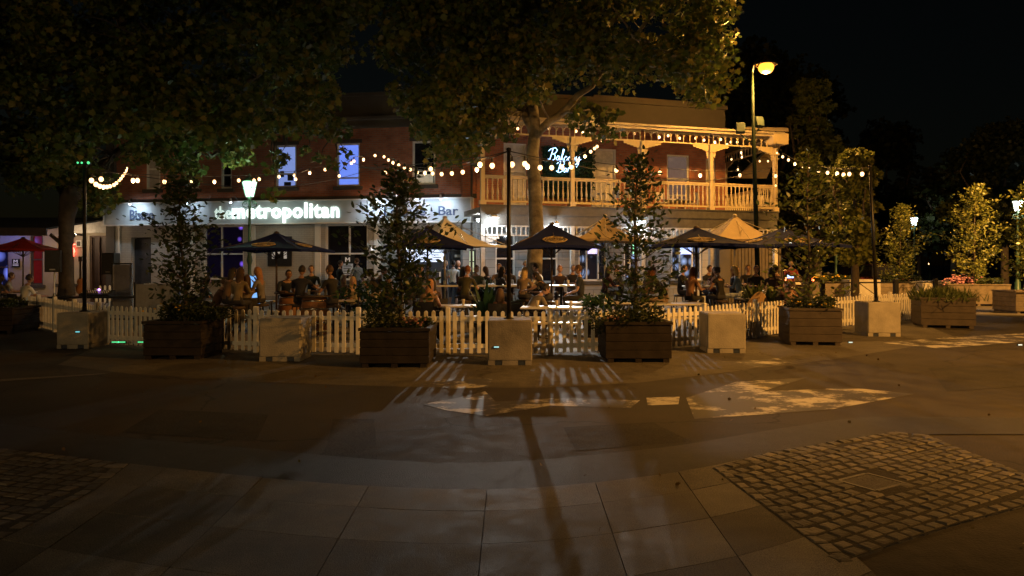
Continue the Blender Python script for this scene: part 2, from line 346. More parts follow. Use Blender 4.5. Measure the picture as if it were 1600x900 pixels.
def cobbles(name, poly, ang, hole=None, w=.13, l=.105, z=.03):
    m = MB(); ca, sa = math.cos(ang), math.sin(ang)
    xs = [p[0] for p in poly]; ys = [p[1] for p in poly]; cx, cyy = sum(xs) / len(xs), sum(ys) / len(ys)
    inner = shrink(poly, l * 1.12); spots = []
    for j in range(-60, 60):
        off = random.uniform(0, .16)
        for i in range(-60, 60):
            u = i * (w + .006) + off + random.uniform(-.01, .01); v = j * (l + .008) + random.uniform(-.008, .008)
            x, y = cx + u * ca - v * sa, cyy + u * sa + v * ca
            if not inside((x, y), inner) or (hole and inside((x, y), hole)): continue
            spots.append((x, y, ang))
    for p0, p1 in zip(poly, poly[1:] + poly[:1]):
        q0, q1 = Vector(p0), Vector(p1); L_ = (q1 - q0).length; n = max(1, round(L_ / (w + .006))); d = (q1 - q0).normalized(); nn = Vector((-d.y, d.x))
        if not inside(tuple(q0.lerp(q1, .5) + nn * .05), poly): nn = -nn
        for k in range(n):
            c = q0.lerp(q1, (k + .5) / n) + nn * l * .5; spots.append((c.x, c.y, math.atan2(d.y, d.x)))
    for x, y, ang in spots:
        if True:
            sw, sl = w * random.uniform(.86, 1.0), l * random.uniform(.86, 1.02)
            b = .014; h = z + random.uniform(-.003, .003); tx, ty = random.uniform(-.018, .018), random.uniform(-.018, .018)
            vs = []
            for (sx, sy, zz) in [(-1, -1, 0), (1, -1, 0), (1, 1, 0), (-1, 1, 0)]: vs.append((sx * sw / 2, sy * sl / 2, -.02))
            for (sx, sy) in [(-1, -1), (1, -1), (1, 1), (-1, 1)]: vs.append((sx * sw / 2, sy * sl / 2, h - .012))
            for (sx, sy) in [(-1, -1), (1, -1), (1, 1), (-1, 1)]: vs.append((sx * (sw / 2 - b), sy * (sl / 2 - b), h + sx * tx * sw + sy * ty * sl))
            vs.append((random.uniform(-.02, .02), random.uniform(-.02, .02), h + .003))
            da = random.uniform(-.05, .05); c2, s2 = math.cos(ang + da), math.sin(ang + da)
            vs = [(x + a * c2 - bq * s2, y + a * s2 + bq * c2, q) for a, bq, q in vs]
            fs = []
            for k in range(4):
                fs.append((k, (k + 1) % 4, 4 + (k + 1) % 4, 4 + k)); fs.append((4 + k, 4 + (k + 1) % 4, 8 + (k + 1) % 4, 8 + k)); fs.append((8 + k, 8 + (k + 1) % 4, 12))
            m.add(vs, fs, 1 if random.random() < .35 else 0)
    o = m.build(name, [cobm, cobm2]); return struct(o)
cp = [gnd(*p) for p in [(1112, 736), (1200, 711), (1395, 678), (1450, 684), (1540, 720), (1660, 768), (1600, 795), (1500, 822), (1405, 852), (1312, 886)]]
cpoly = [(p.x, p.y) for p in cp]
gh = [gnd(*p) for p in [(1312, 752), (1370, 738), (1412, 766), (1352, 778)]]
gpoly = [(p.x, p.y) for p in gh]
e = (cp[2] - cp[0]); cang = math.atan2(e.y, e.x)
def grow(poly, k):
    cx = sum(p[0] for p in poly) / len(poly); cyy = sum(p[1] for p in poly) / len(poly)
    return [(cx + (x - cx) * k, cyy + (y - cyy) * k) for x, y in poly]
sheet('cobble_bed', cpoly, .0235, jointm)
cobbles('cobblestones', cpoly, cang, grow(gpoly, 1.12), z=.029)
cl = [gnd(*p) for p in [(-140, 692), (0, 704), (203, 729), (150, 770), (60, 820), (0, 850), (-200, 940)]]
clp = [(p.x, p.y) for p in cl]
sheet('cobble_bed', clp, .0235, jointm); cobbles('cobblestones', clp, R(-14), z=.029)
# footpath beyond the cobbles (right), smooth asphalt apron
apr = [gnd(*p) for p in [(1395, 678), (1470, 675), (1800, 680), (1800, 860), (1620, 772)]]
# drain grate
gc = Vector((sum(p[0] for p in gpoly) / 4, sum(p[1] for p in gpoly) / 4, 0))
gt = thing('drain_grate', 'rusty square iron drain grate sunk among the cobblestones', 'drain grate', (gc.x, gc.y, -.01), cang)
iron = mat('grate_iron', (.11, .10, .085), .55, metal=.4, bump=.4)
f = MB(); W_, H_ = .36, .30
for sx in (-1, 1): f.bb(sx * W_ / 2 - .015, sx * W_ / 2 + .015, -H_ / 2, H_ / 2, .005, .038)
for sy in (-1, 1): f.bb(-W_ / 2 + .016, W_ / 2 - .016, sy * H_ / 2 - .015, sy * H_ / 2 + .015, .005, .037)
f.build('frame', iron, gt)
b_ = MB()
for k in range(15): b_.bb(-W_ / 2 + .02 + k * .0222, -W_ / 2 + .030 + k * .0222, -H_ / 2 + .016, H_ / 2 - .016, .012, .034)
b_.bb(-W_ / 2 + .02, W_ / 2 - .02, -.01, .01, .008, .030); b_.build('bars', iron, gt)
# worn white road paint: alpha-free mix of paint and asphalt
def paintmat():
    m = bpy.data.materials.new('worn_paint'); m.use_nodes = True; nt = m.node_tree; b = nt.nodes['Principled BSDF']; N = nt.nodes.new; L = nt.links.new
    tc = N('ShaderNodeTexCoord'); mp = N('ShaderNodeMapping'); mp.inputs['Scale'].default_value = (.9, 1.1, 1); L(tc.outputs['Object'], mp.inputs['Vector'])
    n = N('ShaderNodeTexNoise'); n.inputs['Scale'].default_value = 1.5; n.inputs['Detail'].default_value = 14; n.inputs['Roughness'].default_value = .75; L(mp.outputs[0], n.inputs['Vector'])
    cr = N('ShaderNodeValToRGB'); L(n.outputs['Fac'], cr.inputs['Fac']); e = cr.color_ramp.elements
    e[0].position = .50; e[0].color = (.05, .045, .04, 1); e[1].position = .57; e[1].color = (.44, .42, .38, 1)
    L(cr.outputs['Color'], b.inputs['Base Color']); b.inputs['Roughness'].default_value = .7
    bp = N('ShaderNodeBump'); bp.inputs['Strength'].default_value = .4; bp.inputs['Distance'].default_value = .01; L(n.outputs['Fac'], bp.inputs['Height']); L(bp.outputs['Normal'], b.inputs['Normal'])
    return m
pm = paintmat()
for k, pl in enumerate([[(1072, 622), (1150, 597), (1262, 590), (1190, 612), (1330, 606), (1428, 616), (1300, 640), (1190, 648), (1085, 655)],
           [(660, 632), (715, 622), (758, 612), (775, 628), (880, 622), (1000, 626), (985, 638), (860, 634), (760, 650), (700, 642)],
           [(655, 600), (700, 592), (770, 592), (762, 606), (700, 608)], [(1010, 622), (1062, 620), (1060, 632), (1012, 634)],
           [(1380, 536), (1470, 528), (1600, 521), (1600, 534), (1470, 545)], [(1150, 566), (1215, 560), (1240, 568), (1180, 574)]]):
    sheet('road_marking', [(gnd(*p).x, gnd(*p).y) for p in pl], .0035 + .0001 * k, pm)
lit_strip_m = groundmat('lit_strip_ground', (.075, .068, .058), (.12, .11, .095), .8, sc=.9, bump=.4, bs=80)  # paler ground along the fence, lightened to lift the floodlight stripes
lit_strip_in = [(p.x, p.y + .3) for p in FL[2:]]; lit_strip_out = [gnd(*p) for p in [(1500, 530), (1300, 562), (1150, 580), (1000, 598), (850, 606), (700, 606), (540, 602), (380, 596), (200, 584), (90, 570)]]
sheet('fence_lit_strip', lit_strip_in + [(p.x, p.y) for p in lit_strip_out], .0022, lit_strip_m)
for k, pl in enumerate([[(250, 640), (420, 648), (400, 690), (190, 676)], [(880, 668), (1020, 660), (1080, 690), (900, 705)], [(1450, 575), (1640, 568), (1660, 600), (1480, 612)], [(520, 655), (585, 655), (590, 722), (505, 722)]]):
    sheet('asphalt_patch', [(gnd(*p).x, gnd(*p).y) for p in pl], .0028 + .0001 * k, groundmat('patch_asphalt', (.028, .026, .024), (.045, .041, .037), .8, sc=1.5, crack=False) if 'patch_asphalt' not in MATS else MATS['patch_asphalt'])
# dark seam lines and a far kerb strip on the right
strip = MB()
a, b2 = gnd(-20, 598), gnd(150, 586)
strip.add([(a.x, a.y, .005), (b2.x, b2.y, .005), (b2.x + .1, b2.y + .18, .005), (a.x, a.y + .28, .005)], [(0, 1, 2, 3)])
struct(strip.build('kerb_strip', concrete_pave))
# far ground beyond the beer garden: road crossing, park lawn
sheet('far_road', [(-100, 33), (100, 33), (100, 48), (-100, 48)], .010, groundmat('far_asphalt', (.06, .055, .05), (.09, .083, .075), .6, crack=False))
lawn = sheet('lawn', [(14, 50), (150, 50), (150, 200), (-100, 200), (-100, 60)], .014, mat('lawn_grass', (.04, .055, .02), .9, bump=.8, bscale=30))
# fallen leaves on the ground
lp = np.column_stack([rng.uniform(-6, 8, 70), rng.uniform(4.2, 14, 70), np.full(70, .03)])
fl = leaves('fallen_leaves', lp, .035, leafmat('dry_leaf', [(.10, .06, .02), (.16, .10, .03), (.08, .07, .02)]), 'lobed', droop=0); fl['kind'] = 'stuff'

# ================================================================== THE BUILDINGS
redbrick = brickmat('red_brick', (.42, .15, .075), (.31, .10, .052), (.25, .19, .145))
whitebrick = brickmat('white_painted_brick', (.42, .40, .36), (.39, .37, .335), (.31, .30, .27), bump=.5, var=.12)
render_m = mat('cement_render', (.075, .065, .052), .85, var=.18, scale=1.2, bump=.25)
cream = mat('cream_paint', (.60, .49, .29), .5, var=.08, scale=4)
whitep = mat('white_paint', (.70, .68, .63), .5, var=.07, scale=5)
greywb = brickmat('grey_blockwork', (.30, .30, .29), (.28, .28, .27), (.16, .16, .155), bw=.9, bh=.3, msize=.012, bump=.5, var=.1)
darkglass = mat('dark_glass', (.012, .012, .016), .06, var=.1, spec=.8)
darkpaint = mat('dark_paint', (.03, .03, .032), .5)
roofiron = mat('roof_iron', (.16, .15, .14), .5, metal=.3)
def wall_open(x0, x1, z0, z1, ops, y0, y1):
    m = MB(); xs = sorted({x0, x1, *[v for o in ops for v in (o[0], o[1])]}); zs = sorted({z0, z1, *[v for o in ops for v in (o[2], o[3])]})
    xs = [x for x in xs if x0 <= x <= x1]; zs = [z for z in zs if z0 <= z <= z1]
    for i in range(len(xs) - 1):
        for j in range(len(zs) - 1):
            cx, cz = (xs[i] + xs[i + 1]) / 2, (zs[j] + zs[j + 1]) / 2
            if any(o[0] < cx < o[1] and o[2] < cz < o[3] for o in ops): continue
            m.bb(xs[i], xs[i + 1], y0, y1, zs[j], zs[j + 1])
    return m
def frame_of(x0, x1, z0, z1, y, t=.07, d=.09, midz=None, midx=()):
    m = MB(); m.bb(x0, x0 + t, y, y + d, z0, z1); m.bb(x1 - t, x1, y, y + d, z0, z1)
    m.bb(x0 + t, x1 - t, y + .003, y + d, z1 - t, z1); m.bb(x0 + t, x1 - t, y + .003, y + d, z0, z0 + t)
    if midz: m.bb(x0 + t, x1 - t, y + .006, y + d, midz - .03, midz + .03)
    for q in midx: m.bb(q - .025, q + .025, y + .01, y + d - .01, z0 + t, z1 - t)
    return m
def window(par, x0, x1, z0, z1, ywall, glass, fm=None, sill=True, midz=True, midx=(), name='window', lab=None, key=False, back=None):
    fm = fm or whitep
    gl = MB().bb(x0 + .05, x1 - .05, ywall + .13, ywall + .145, z0 + .05, z1 - .05).build(name, glass, par)
    if lab: gl['label'] = lab
    frame_of(x0, x1, z0, z1, ywall + .05, midz=(z0 + z1) / 2 if midz is True else midz, midx=midx).build('frame', fm, gl)
    if sill: MB().bb(x0 - .12, x1 + .12, ywall - .09, ywall + .05, z0 - .14, z0 - .003, bev=.01).build('sill', render_m, gl)
    if key:
        k = MB().prism([(x0 - .1, 0), (x1 + .1, 0), (x1 + .1, .14), (x0 - .1, .14)], -.03, .04, M=Matrix.Translation((0, ywall, z1)) @ Matrix.Rotation(R(90), 4, 'X'))
        k.prism([((x0 + x1) / 2 - .09, 0), ((x0 + x1) / 2 + .09, 0), ((x0 + x1) / 2 + .12, .38), ((x0 + x1) / 2 - .12, .38)], .041, .08, M=Matrix.Translation((0, ywall, z1)) @ Matrix.Rotation(R(90), 4, 'X'))
        k.build('lintel', render_m, gl)
    return gl
blue = mat('blue_lit_glass', (.1, .14, .3), .3, emis=(.16, .27, .95), estr=.95)
blue2 = mat('pale_blue_lit_glass', (.1, .14, .3), .3, emis=(.30, .42, .95), estr=.62)
def bokehmat(name, base, spots, s, dens, scale=1.6):  # dark room seen through glass with coloured lamps inside
    m = bpy.data.materials.new(name); m.use_nodes = True; nt = m.node_tree; b = nt.nodes['Principled BSDF']; N = nt.nodes.new; L = nt.links.new
    b.inputs['Base Color'].default_value = (*base, 1); b.inputs['Roughness'].default_value = .08
    tc = N('ShaderNodeTexCoord'); v = N('ShaderNodeTexVoronoi'); v.inputs['Scale'].default_value = scale; L(tc.outputs['Object'], v.inputs['Vector'])
    cr = N('ShaderNodeValToRGB'); L(v.outputs['Distance'], cr.inputs['Fac']); e = cr.color_ramp.elements
    e[0].position = 0; e[0].color = (1, 1, 1, 1); e[1].position = dens; e[1].color = (.003, .003, .003, 1)
    mu = N('ShaderNodeVectorMath'); mu.operation = 'MULTIPLY'; L(cr.outputs['Color'], mu.inputs[0]); mu.inputs[1].default_value = spots
    L(mu.outputs[0], b.inputs['Emission Color']); b.inputs['Emission Strength'].default_value = s
    MATS[name] = m; return m
purple = bokehmat('purple_room_glass', (.012, .01, .02), (.25, .12, 1.0), 1.3, .22)
# ---------- left wing: white painted pub with long sign board
PL, PR = Vector((-16.8, 31.0, 0)), Vector((-1.35, 28.2, 0)); uL = (PR - PL).normalized(); LW = (PR - PL).length; aL = math.atan2(uL.y, uL.x)
def along(px, O, u, off=0.0):   # local x of a photo column on the plane through O along u, off metres in front
    n = Vector((u.y, -u.x, 0)); O = O + n * off; k = (px - 800) / F
    return (k * O.y - O.x) / (u.x - k * u.y)
lx = lambda px, off=0.0: along(px, PL, uL, off)
pub = thing('pub_building', 'two storey pub wing with white ground floor and red brick upper floor', 'building', PL, aL)
gops = [(lx(205), lx(236), 0, 2.75), (lx(318), lx(381), 1.0, 3.22), (lx(508), lx(575), 1.0, 3.22), (lx(628), lx(730), 0, 3.0)]
uw = [(345, 362), (431, 463), (526, 562), (644, 680)]
wops = [(lx(228), lx(250), 4.75, 6.45), (lx(a), lx(b), 4.75, 6.45) if False else (lx(290), lx(310), 4.75, 6.45)] + [(lx(a), lx(b), 4.72, 6.42) for a, b in uw]
wall_open(0, LW, 0, 3.26, gops, 0, .35).build('ground_floor_wall', whitebrick, pub)
wall_open(0, LW, 3.26, 6.98, wops, 0.02, .35).build('upper_wall', redbrick, pub)
MB().bb(0, LW, .8, 9, 0, 6.9).build('rear_block', render_m, pub)
m = MB(); m.bb(-.05, LW + .02, -.10, .4, 6.98, 7.12); m.bb(-.02, LW, -.04, .4, 7.12, 7.3); m.bb(-.1, LW + .02, -.2, .4, 7.3, 7.42); m.bb(0, LW, -.02, .3, 7.42, 8.25); m.bb(-.05, LW + .02, -.1, .38, 8.25, 8.38)
m.build('parapet', render_m, pub)
m = MB(); m.bb(0, LW, -.06, .02, 4.25, 4.33); m.bb(0, LW, -.03, .02, 4.16, 4.25); m.build('string_course', render_m, pub)
MB().bb(-.25, .15, -.12, .3, 0, 7.0).build('corner_pilaster', render_m, pub)
m = MB(); m.tube([(LW - .18, -.08, 7.2), (LW - .18, -.08, 0.2)], .045); m.build('downpipe', render_m, pub)
m = MB(); pts = [(lx(450) + k * .45, -.05, 4.13 + .02 * math.sin(k * 1.9)) for k in range(15)]; m.tube(pts, .012, 5); m.build('power_cable', darkpaint, pub)
wdark = mat('dim_curtain_glass', (.05, .05, .05), .2)
window(pub, *wops[0], 0, mat('pale_blind', (.4, .37, .33), .8), key=True, lab='window with pale blind drawn')
window(pub, *wops[1], 0, wdark, key=True)
for k, (o_, g_, l_) in enumerate(zip(wops[2:], [darkglass, blue2, blue, darkglass], ['unlit upstairs window', 'upstairs window glowing pale blue with posters stuck inside', 'upstairs window glowing strong blue', 'dark upstairs window with a pale card in its lower sash'])):
    w = window(pub, *o_, 0, g_, key=True, lab=l_, midz=o_[2] + .55 if k != 2 else 5.05)
    if k == 3: MB().bb(o_[0] + .15, o_[1] - .12, .10, .12, 4.8, 5.13).build('card', mat('card_paper', (.7, .66, .58), .8, emis=(.8, .7, .5), estr=.25), w)
    if k == 1:
        p_ = MB()
        for (a, b, c, d) in [(.15, .35, 5.6, 6.0), (.45, .7, 5.0, 5.3), (.3, .6, 4.8, 4.95), (.12, .3, 5.15, 5.4)]: p_.bb(o_[0] + a, o_[0] + b, .11, .12, c, d)
        p_.build('poster', darkpaint, w)
w = window(pub, *gops[1], 0, purple, midz=2.05, midx=[lx(345)], lab='large ground floor window with purple lamps inside')
w = window(pub, *gops[2], 0, darkglass, midz=2.05, midx=[lx(545)], lab='large dark ground floor window reflecting bulbs')
d = MB().bb(gops[0][0] + .02, gops[0][1] - .02, .2, .25, 0.01, 2.7).build('door', mat('dark_grey_door', (.05, .05, .055), .5), pub)
MB().bb(gops[0][1] - .16, gops[0][1] - .12, .15, .2, 1.0, 1.25).build('handle', mat('chrome', (.6, .6, .6), .25, metal=1), d)
e0, e1 = gops[3][0], gops[3][1]
d = MB().bb(e0 + .02, e1 - .02, .6, .64, 0.01, 2.98).build('entrance_screen', mat('entrance_dark', (.045, .05, .06), .4), pub)
frame_of(e0 + 1.7, e1 - .02, 0.01, 2.95, .5, midz=2.2).build('door_frame', mat('slate_blue_paint', (.09, .11, .14), .5), d)
MB().bb(e1 - .62, e1 - .3, .47, .5, 1.9, 2.0).build('door_plate', whitep, d)
MB().bb(e0 + .1, e0 + 1.6, .4, .58, .0, 1.0).build('bar_counter', mat('bar_wood', (.16, .10, .06), .5), d)
m = MB()   # skirting plinth
m.bb(0, gops[0][0] - .02, -.04, 0.0, 0, .35); m.bb(gops[0][1] + .02, e0 - .02, -.04, 0.0, 0, .35); m.build('plinth', mat('plinth_grey', (.22, .22, .22), .8), pub)
for px in (184, 300, 395, 497, 590): x = lx(px); MB().bb(x - .12, x + .12, -.05, .0, .36, 3.22).build('pilaster', whitep, pub)
# sign board (its own thing)
def on(root_o, root_a, name, label, cat, x, y, z, group=None):
    p = Matrix.Rotation(root_a, 4, 'Z') @ Vector((x, y, 0)) + root_o
    return thing(name, label, cat, (p.x, p.y, z), root_a, group)
sb = on(PL, aL, 'sign_board', 'long pale sign board reading themetropolitan in glowing letters between Bistro and Lounge Bar', 'sign', 0, 0, 0)
signm = mat('sign_board_paint', (.42, .46, .47), .55, var=.06)
m = MB(); m.bb(-.08, LW - .15, -.42, -.02, 3.27, 4.12); m.build('board', signm, sb)
m = MB(); m.bb(-.12, LW - .11, -.47, -.02, 4.12, 4.17); m.bb(-.12, LW - .11, -.46, -.02, 3.22, 3.27); m.bb(-.12, -.08, -.455, -.02, 3.27, 4.12); m.bb(LW - .15, LW - .11, -.455, -.02, 3.27, 4.12); m.build('edging', whitep, sb)
glow = emat('glowing_letters', (.80, 1.0, .90), 1.7); glow2 = emat('dim_glowing_letters', (.70, .92, .82), .75)
grey_l = mat('blue_grey_letters', (.07, .10, .17), .5)
fy = -.45
textobj('lettering', 'the', glow2, sb, (lx(335, .45), fy, 3.44), w=lx(361, .45) - lx(335, .45), h=.52, ext=.02, bold=.01)
textobj('lettering', 'metropolitan', glow, sb, (lx(363, .45), fy - .01, 3.26), w=lx(530, .45) - lx(363, .45), h=.80, ext=.03, bold=.028, spacing=1.12)
textobj('lettering', 'Bistro', grey_l, sb, (lx(203, .45), fy, 3.45), w=lx(240, .45) - lx(203, .45), h=.42, ext=.015, bold=.012)
textobj('lettering', 'Lounge · Bar', grey_l, sb, (lx(600, .45), fy, 3.38), w=lx(716, .45) - lx(600, .45), h=.46, ext=.015, bold=.012)
lampm = emat('cool_lamp', (.75, .88, 1.0), 18)
for k, px in enumerate((212, 300, 368, 585, 655, 692)):
    s_ = on(PL, aL, 'sign_spotlight', ['small black arm light over the word Bistro', 'small black arm light hidden behind the left planter tree', 'small black arm light above the first glowing letters', 'small black arm light right of the glowing letters', 'small black arm light behind the middle planter tree', 'small black arm light over the word Bar'][k], 'light', lx(px, .6), -.45, 4.15, 'spotlights along the sign board')
    m = MB(); m.tube([(0, .02, .0), (0, -.15, .17), (0, -.42, .12), (0, -.5, .02)], .014, 6); m.build('arm', darkpaint, s_)
    m = MB(); m.lathe([(.03, .1), (.045, .0), (.075, -.06)], (0, -.5, -.02), 10); m.build('shade', mat('spot_shade', (.4, .4, .4), .4), s_)
    m = MB(); m.ball((0, -.5, -.075), .045, 8); m.build('bulb', lampm, s_)
    wp = s_.matrix_basis @ Vector((0, -.52, -.14)); ap = s_.matrix_basis @ Vector((0, .05, -.55))
    on_ = [46, 20, 9, 60, 34, 46][k]
    light('sign_light', 'SPOT', wp, on_, (.66, .83, 1.0), .04, aim=ap, size=150, blend=.8)
light('sign_glow', 'POINT', pub.matrix_basis @ Vector((lx(445), -1.1, 3.5)), 16, (.8, 1, .9), .5)
# ---------- M signs and posters on the white wing
blk = mat('black_sign', (.012, .012, .012), .5); wht = mat('white_lettering', (.75, .75, .72), .5, emis=(1, 1, 1), estr=.12)
def emblem(par, cx, z0, w, h, y, m_):
    t = w * .2
    e_ = MB(); Mx = Matrix.Translation((cx, y, z0)) @ Matrix.Rotation(R(90), 4, 'X')
    e_.prism([(-w / 2, 0), (-w / 2 + t, 0), (-w / 2 + t, h * .62), (-.02 * w, h * .3), (.02 * w, h * .3), (w / 2 - t, h * .62), (w / 2 - t, 0), (w / 2, 0), (w / 2, h), (w / 2 - t * 1.1, h), (0, h * .55), (-w / 2 + t * 1.1, h), (-w / 2, h)], 0, .012, M=Mx)
    return e_.build('emblem', m_, par)
s_ = on(PL, aL, 'wall_sign', 'black square sign with white letter M emblem on the white wall above the left umbrella', 'sign', lx(438), -.07, 0)
MB().bb(-.52, .52, 0, .06, 1.55, 2.75, bev=.01).build('panel', blk, s_); emblem(s_, 0, 1.85, .64, .62, -.006, wht)
s_ = on(PL, aL, 'poster', 'white framed poster with small M and text lines in the dark window', 'poster', lx(543), .02, 0)
MB().bb(-.28, .28, .0, .02, 1.15, 1.98).build('frame', blk, s_); MB().bb(-.22, .22, -.006, -.001, 1.2, 1.65).build('sheet', mat('poster_paper', (.6, .62, .62), .7, emis=(.8, .9, 1), estr=.06), s_)
emblem(s_, 0, 1.72, .2, .18, -.006, wht)
m = MB()
for k in range(6): m.bb(-.18, .18 - .05 * (k % 2), -.009, -.006, 1.25 + k * .065, 1.28 + k * .065)
m.build('text_lines', blk, s_)
s_ = on(PL, aL, 'menu_board', 'lit framed menu board with two pale green sheets beside the pub entrance', 'menu board', lx(735), -.08, 0)
MB().bb(-.22, .22, 0, .08, 1.28, 2.18, bev=.01).build('frame', blk, s_)
for z in (1.33, 1.75): MB().bb(-.16, .16, -.008, -.002, z, z + .38).build('sheet', mat('menu_paper', (.6, .65, .45), .7, emis=(.6, .75, .42), estr=.35), s_)
s_ = on(PL, aL, 'menu_screen', 'row of bright pale blue menu screens above the indoor bar counter', 'screen', lx(660), .45, 0)
for k in range(3): MB().bb(-.78 + k * .52, -.3 + k * .52, 0, .05, 1.72, 2.2).build('screen', emat('screen_glow', (.62, .75, 1.0), 1.3), s_); 
m = MB()
for k in range(3):
    for j in range(4): m.bb(-.74 + k * .52, -.50 + k * .52 + .1 * (j % 2), -.006, -.002, 1.78 + j * .1, 1.81 + j * .1)
m.build('text_lines', blk, s_)
MB().bb(-.78, .78, -.01, .04, 1.30, 1.33).build('shelf', whitep, s_)

# ---------- right wing with the iron-lace balcony
WA = Vector((-1.1, 25.5, 0)); WB = Vector((10.4, 29.0, 0)); uW = (WB - WA).normalized(); WL = (WB - WA).length; aW = math.atan2(uW.y, uW.x)
WO = WA + Vector((-uW.y, uW.x, 0)) * 2.7       # wall line
wx = lambda px, off=0.0: along(px, WO, uW, off)          # on the wall
bx_ = lambda px: along(px, WA, uW, 0)                     # on the balcony front
hotel = thing('hotel_building', 'red brick corner wing with a timber balcony and lace frieze lit orange', 'building', WO, aW)
x_end = wx(1133)
up = [(wx(787), wx(823), 3.75, 6.35), (wx(925), wx(963), 3.75, 6.3), (wx(1042), wx(1077), 4.3, 6.2), (wx(1103), wx(1118), 3.75, 6.1)]
gr = [(wx(774), wx(805), .9, 2.85), (wx(838), wx(872), .9, 2.85), (wx(904), wx(949), .95, 2.6), (wx(975), wx(1010), .95, 2.6), (wx(1049), wx(1097), .95, 2.6)]
wall_open(0, x_end, 0, 3.5, gr, 0, .35).build('ground_floor_wall', greywb, hotel)
wall_open(0, x_end, 3.5, 7.1, up, 0, .35).build('upper_wall', redbrick, hotel)
MB().bb(.1, x_end - .02, 1.0, 9, 0, 7.0).build('rear_block', redbrick, hotel)
m = MB(); m.bb(x_end - .35, x_end, .36, 8, 0, 7.1); m.build('side_wall', redbrick, hotel)
m = MB(); m.bb(0, x_end + .05, -.06, .4, 7.1, 7.45); m.bb(0, x_end, 0, .35, 7.45, 8.2); m.bb(-.05, x_end + .06, -.1, .4, 8.2, 8.36); m.bb(wx(935), wx(1095), .42, 2.2, 7.1, 8.45); m.bb(wx(935) - .06, wx(1095) + .06, .36, 2.26, 8.45, 8.56); m.bb(x_end - .3, x_end, .41, 7, 7.1, 7.9)
m.build('parapet', render_m, hotel)
window(hotel, *up[0], 0, mat('roller_blind', (.62, .58, .50), .8), midz=5.25, sill=False, lab='balcony doorway with pale blind over its upper half')
window(hotel, *up[1], 0, mat('roller_blind', (.62, .58, .50), .8), midz=5.75, sill=False, lab='tall balcony window with closed pale blind')
window(hotel, *up[2], 0, mat('lit_window_glass', (.05, .04, .04), .08, emis=(.85, .55, .42), estr=.13), midz=5.2, lab='balcony sash window with a chandelier glowing inside')
window(hotel, *up[3], 0, cream, midz=None, sill=False, name='door')
for (o_, g_) in zip(gr, ['dark', 'dark', 'tv', 'tv', 'tv']):
    g = darkglass if g_ == 'dark' else bokehmat('bar_room_glass', (.02, .02, .03), (.45, .6, 1.0), .9, .5, 2.6) if 'bar_room_glass' not in MATS else MATS['bar_room_glass']
    w = window(hotel, *o_, 0, g, midx=[] if g_ == 'dark' else [o_[0] + (o_[1] - o_[0]) * .30, o_[0] + (o_[1] - o_[0]) * .70], midz=None if g_ != 'dark' else 1.85, fm=whitep, lab='ground floor window of the red brick wing, ' + ('unlit' if g_ == 'dark' else 'bluish bar lights inside'))
    if g_ == 'tv':
        m = MB()
        for sx in (.15, .85):   # leadlight scrolls either side
            cx = o_[0] + (o_[1] - o_[0]) * sx
            for zz in (1.35, 1.85):
                m.tube([(cx + .13 * math.cos(t), .12, zz + .2 * math.sin(t)) for t in np.linspace(0, 2 * math.pi, 14)], .022, 5)
            m.tube([(cx, .12, 1.0), (cx, .12, 2.5)], .02, 5)
        m.build('leadlight', darkpaint, w)
        MB().bb(o_[0] + .45, o_[1] - .42, .10, .12, 2.05, 2.45).build('television', emat('television_glow' + str(len(MATS)), [(.5, .45, 1.0), (.15, .8, .35), (.3, .45, 1.0)][len(MATS) % 3], 1.6), w)
# arched fanlights
m = MB()
for px in (928, 1072):
    x = wx(px); m.tube([(x + .75 * math.cos(t), -.03, 2.62 + .55 * math.sin(t)) for t in np.linspace(0, math.pi, 16)], .05, 6)
    for t in np.linspace(.4, math.pi - .4, 5): m.tube([(x, -.02, 2.62), (x + .72 * math.cos(t), -.02, 2.62 + .52 * math.sin(t))], .018, 5)
m.build('fanlight', whitep, hotel)
# the verandah, drawn in its own frame: y = 0 is the front edge, y = 2.7 the wall
vd = MB(); 
bal = MB().bb(0, WL, -2.7, -.05, 3.42, 3.62).build('balcony_floor', mat('deck_board', (.25, .22, .18), .7), hotel)
bal['label'] = 'balcony deck with its beams'
m = MB(); m.bb(-.03, WL + .03, -2.82, -2.7, 3.36, 3.66); m.bb(-.06, WL + .06, -2.86, -2.72, 3.66, 3.70); m.bb(0, WL, -2.78, -2.66, 3.0, 3.36); m.build('edge_beam', mat('beam_grey', (.085, .08, .07), .6), bal)
m = MB()
for k in range(12): m.bb(k * WL / 12 + .4, k * WL / 12 + .48, -2.65, -.1, 3.28, 3.415)
m.build('joists', mat('beam_grey', (.085, .08, .07), .6), bal)
posts_t = [0.06, .283, .515, .755, .995]
def post(x, y, z0, z1):
    m = MB(); m.bb(x - .07, x + .07, y - .07, y + .07, z0, z1); 
    return m
for k, t in enumerate(posts_t):
    x = t * WL if k else .07; x = min(x, WL - .07)
    m = post(x, -2.74, 3.7, 6.2); m.bb(x - .11, x + .11, -2.85, -2.63, 3.7, 3.85); m.bb(x - .11, x + .11, -2.85, -2.63, 5.72, 5.78); m.bb(x - .12, x + .12, -2.86, -2.62, 5.9, 5.98)
    m.build('balcony_post', cream, hotel)
    m = post(x, -2.74, 0, 3.0); m.bb(x - .1, x + .1, -2.84, -2.64, 2.3, 2.38); m.bb(x - .1, x + .1, -2.84, -2.64, 0, .2); m.build('verandah_post', mat('greywhite_paint', (.45, .43, .39), .55), hotel)
def baluster(m, x, y, z):
    m.lathe([(.035, 0), (.035, .14), (.022, .16), (.040, .22), (.045, .30), (.030, .42), (.020, .5), (.032, .53), (.020, .56), (.026, .66), (.033, .7), (.033, .78)], (x, y, z), 6)
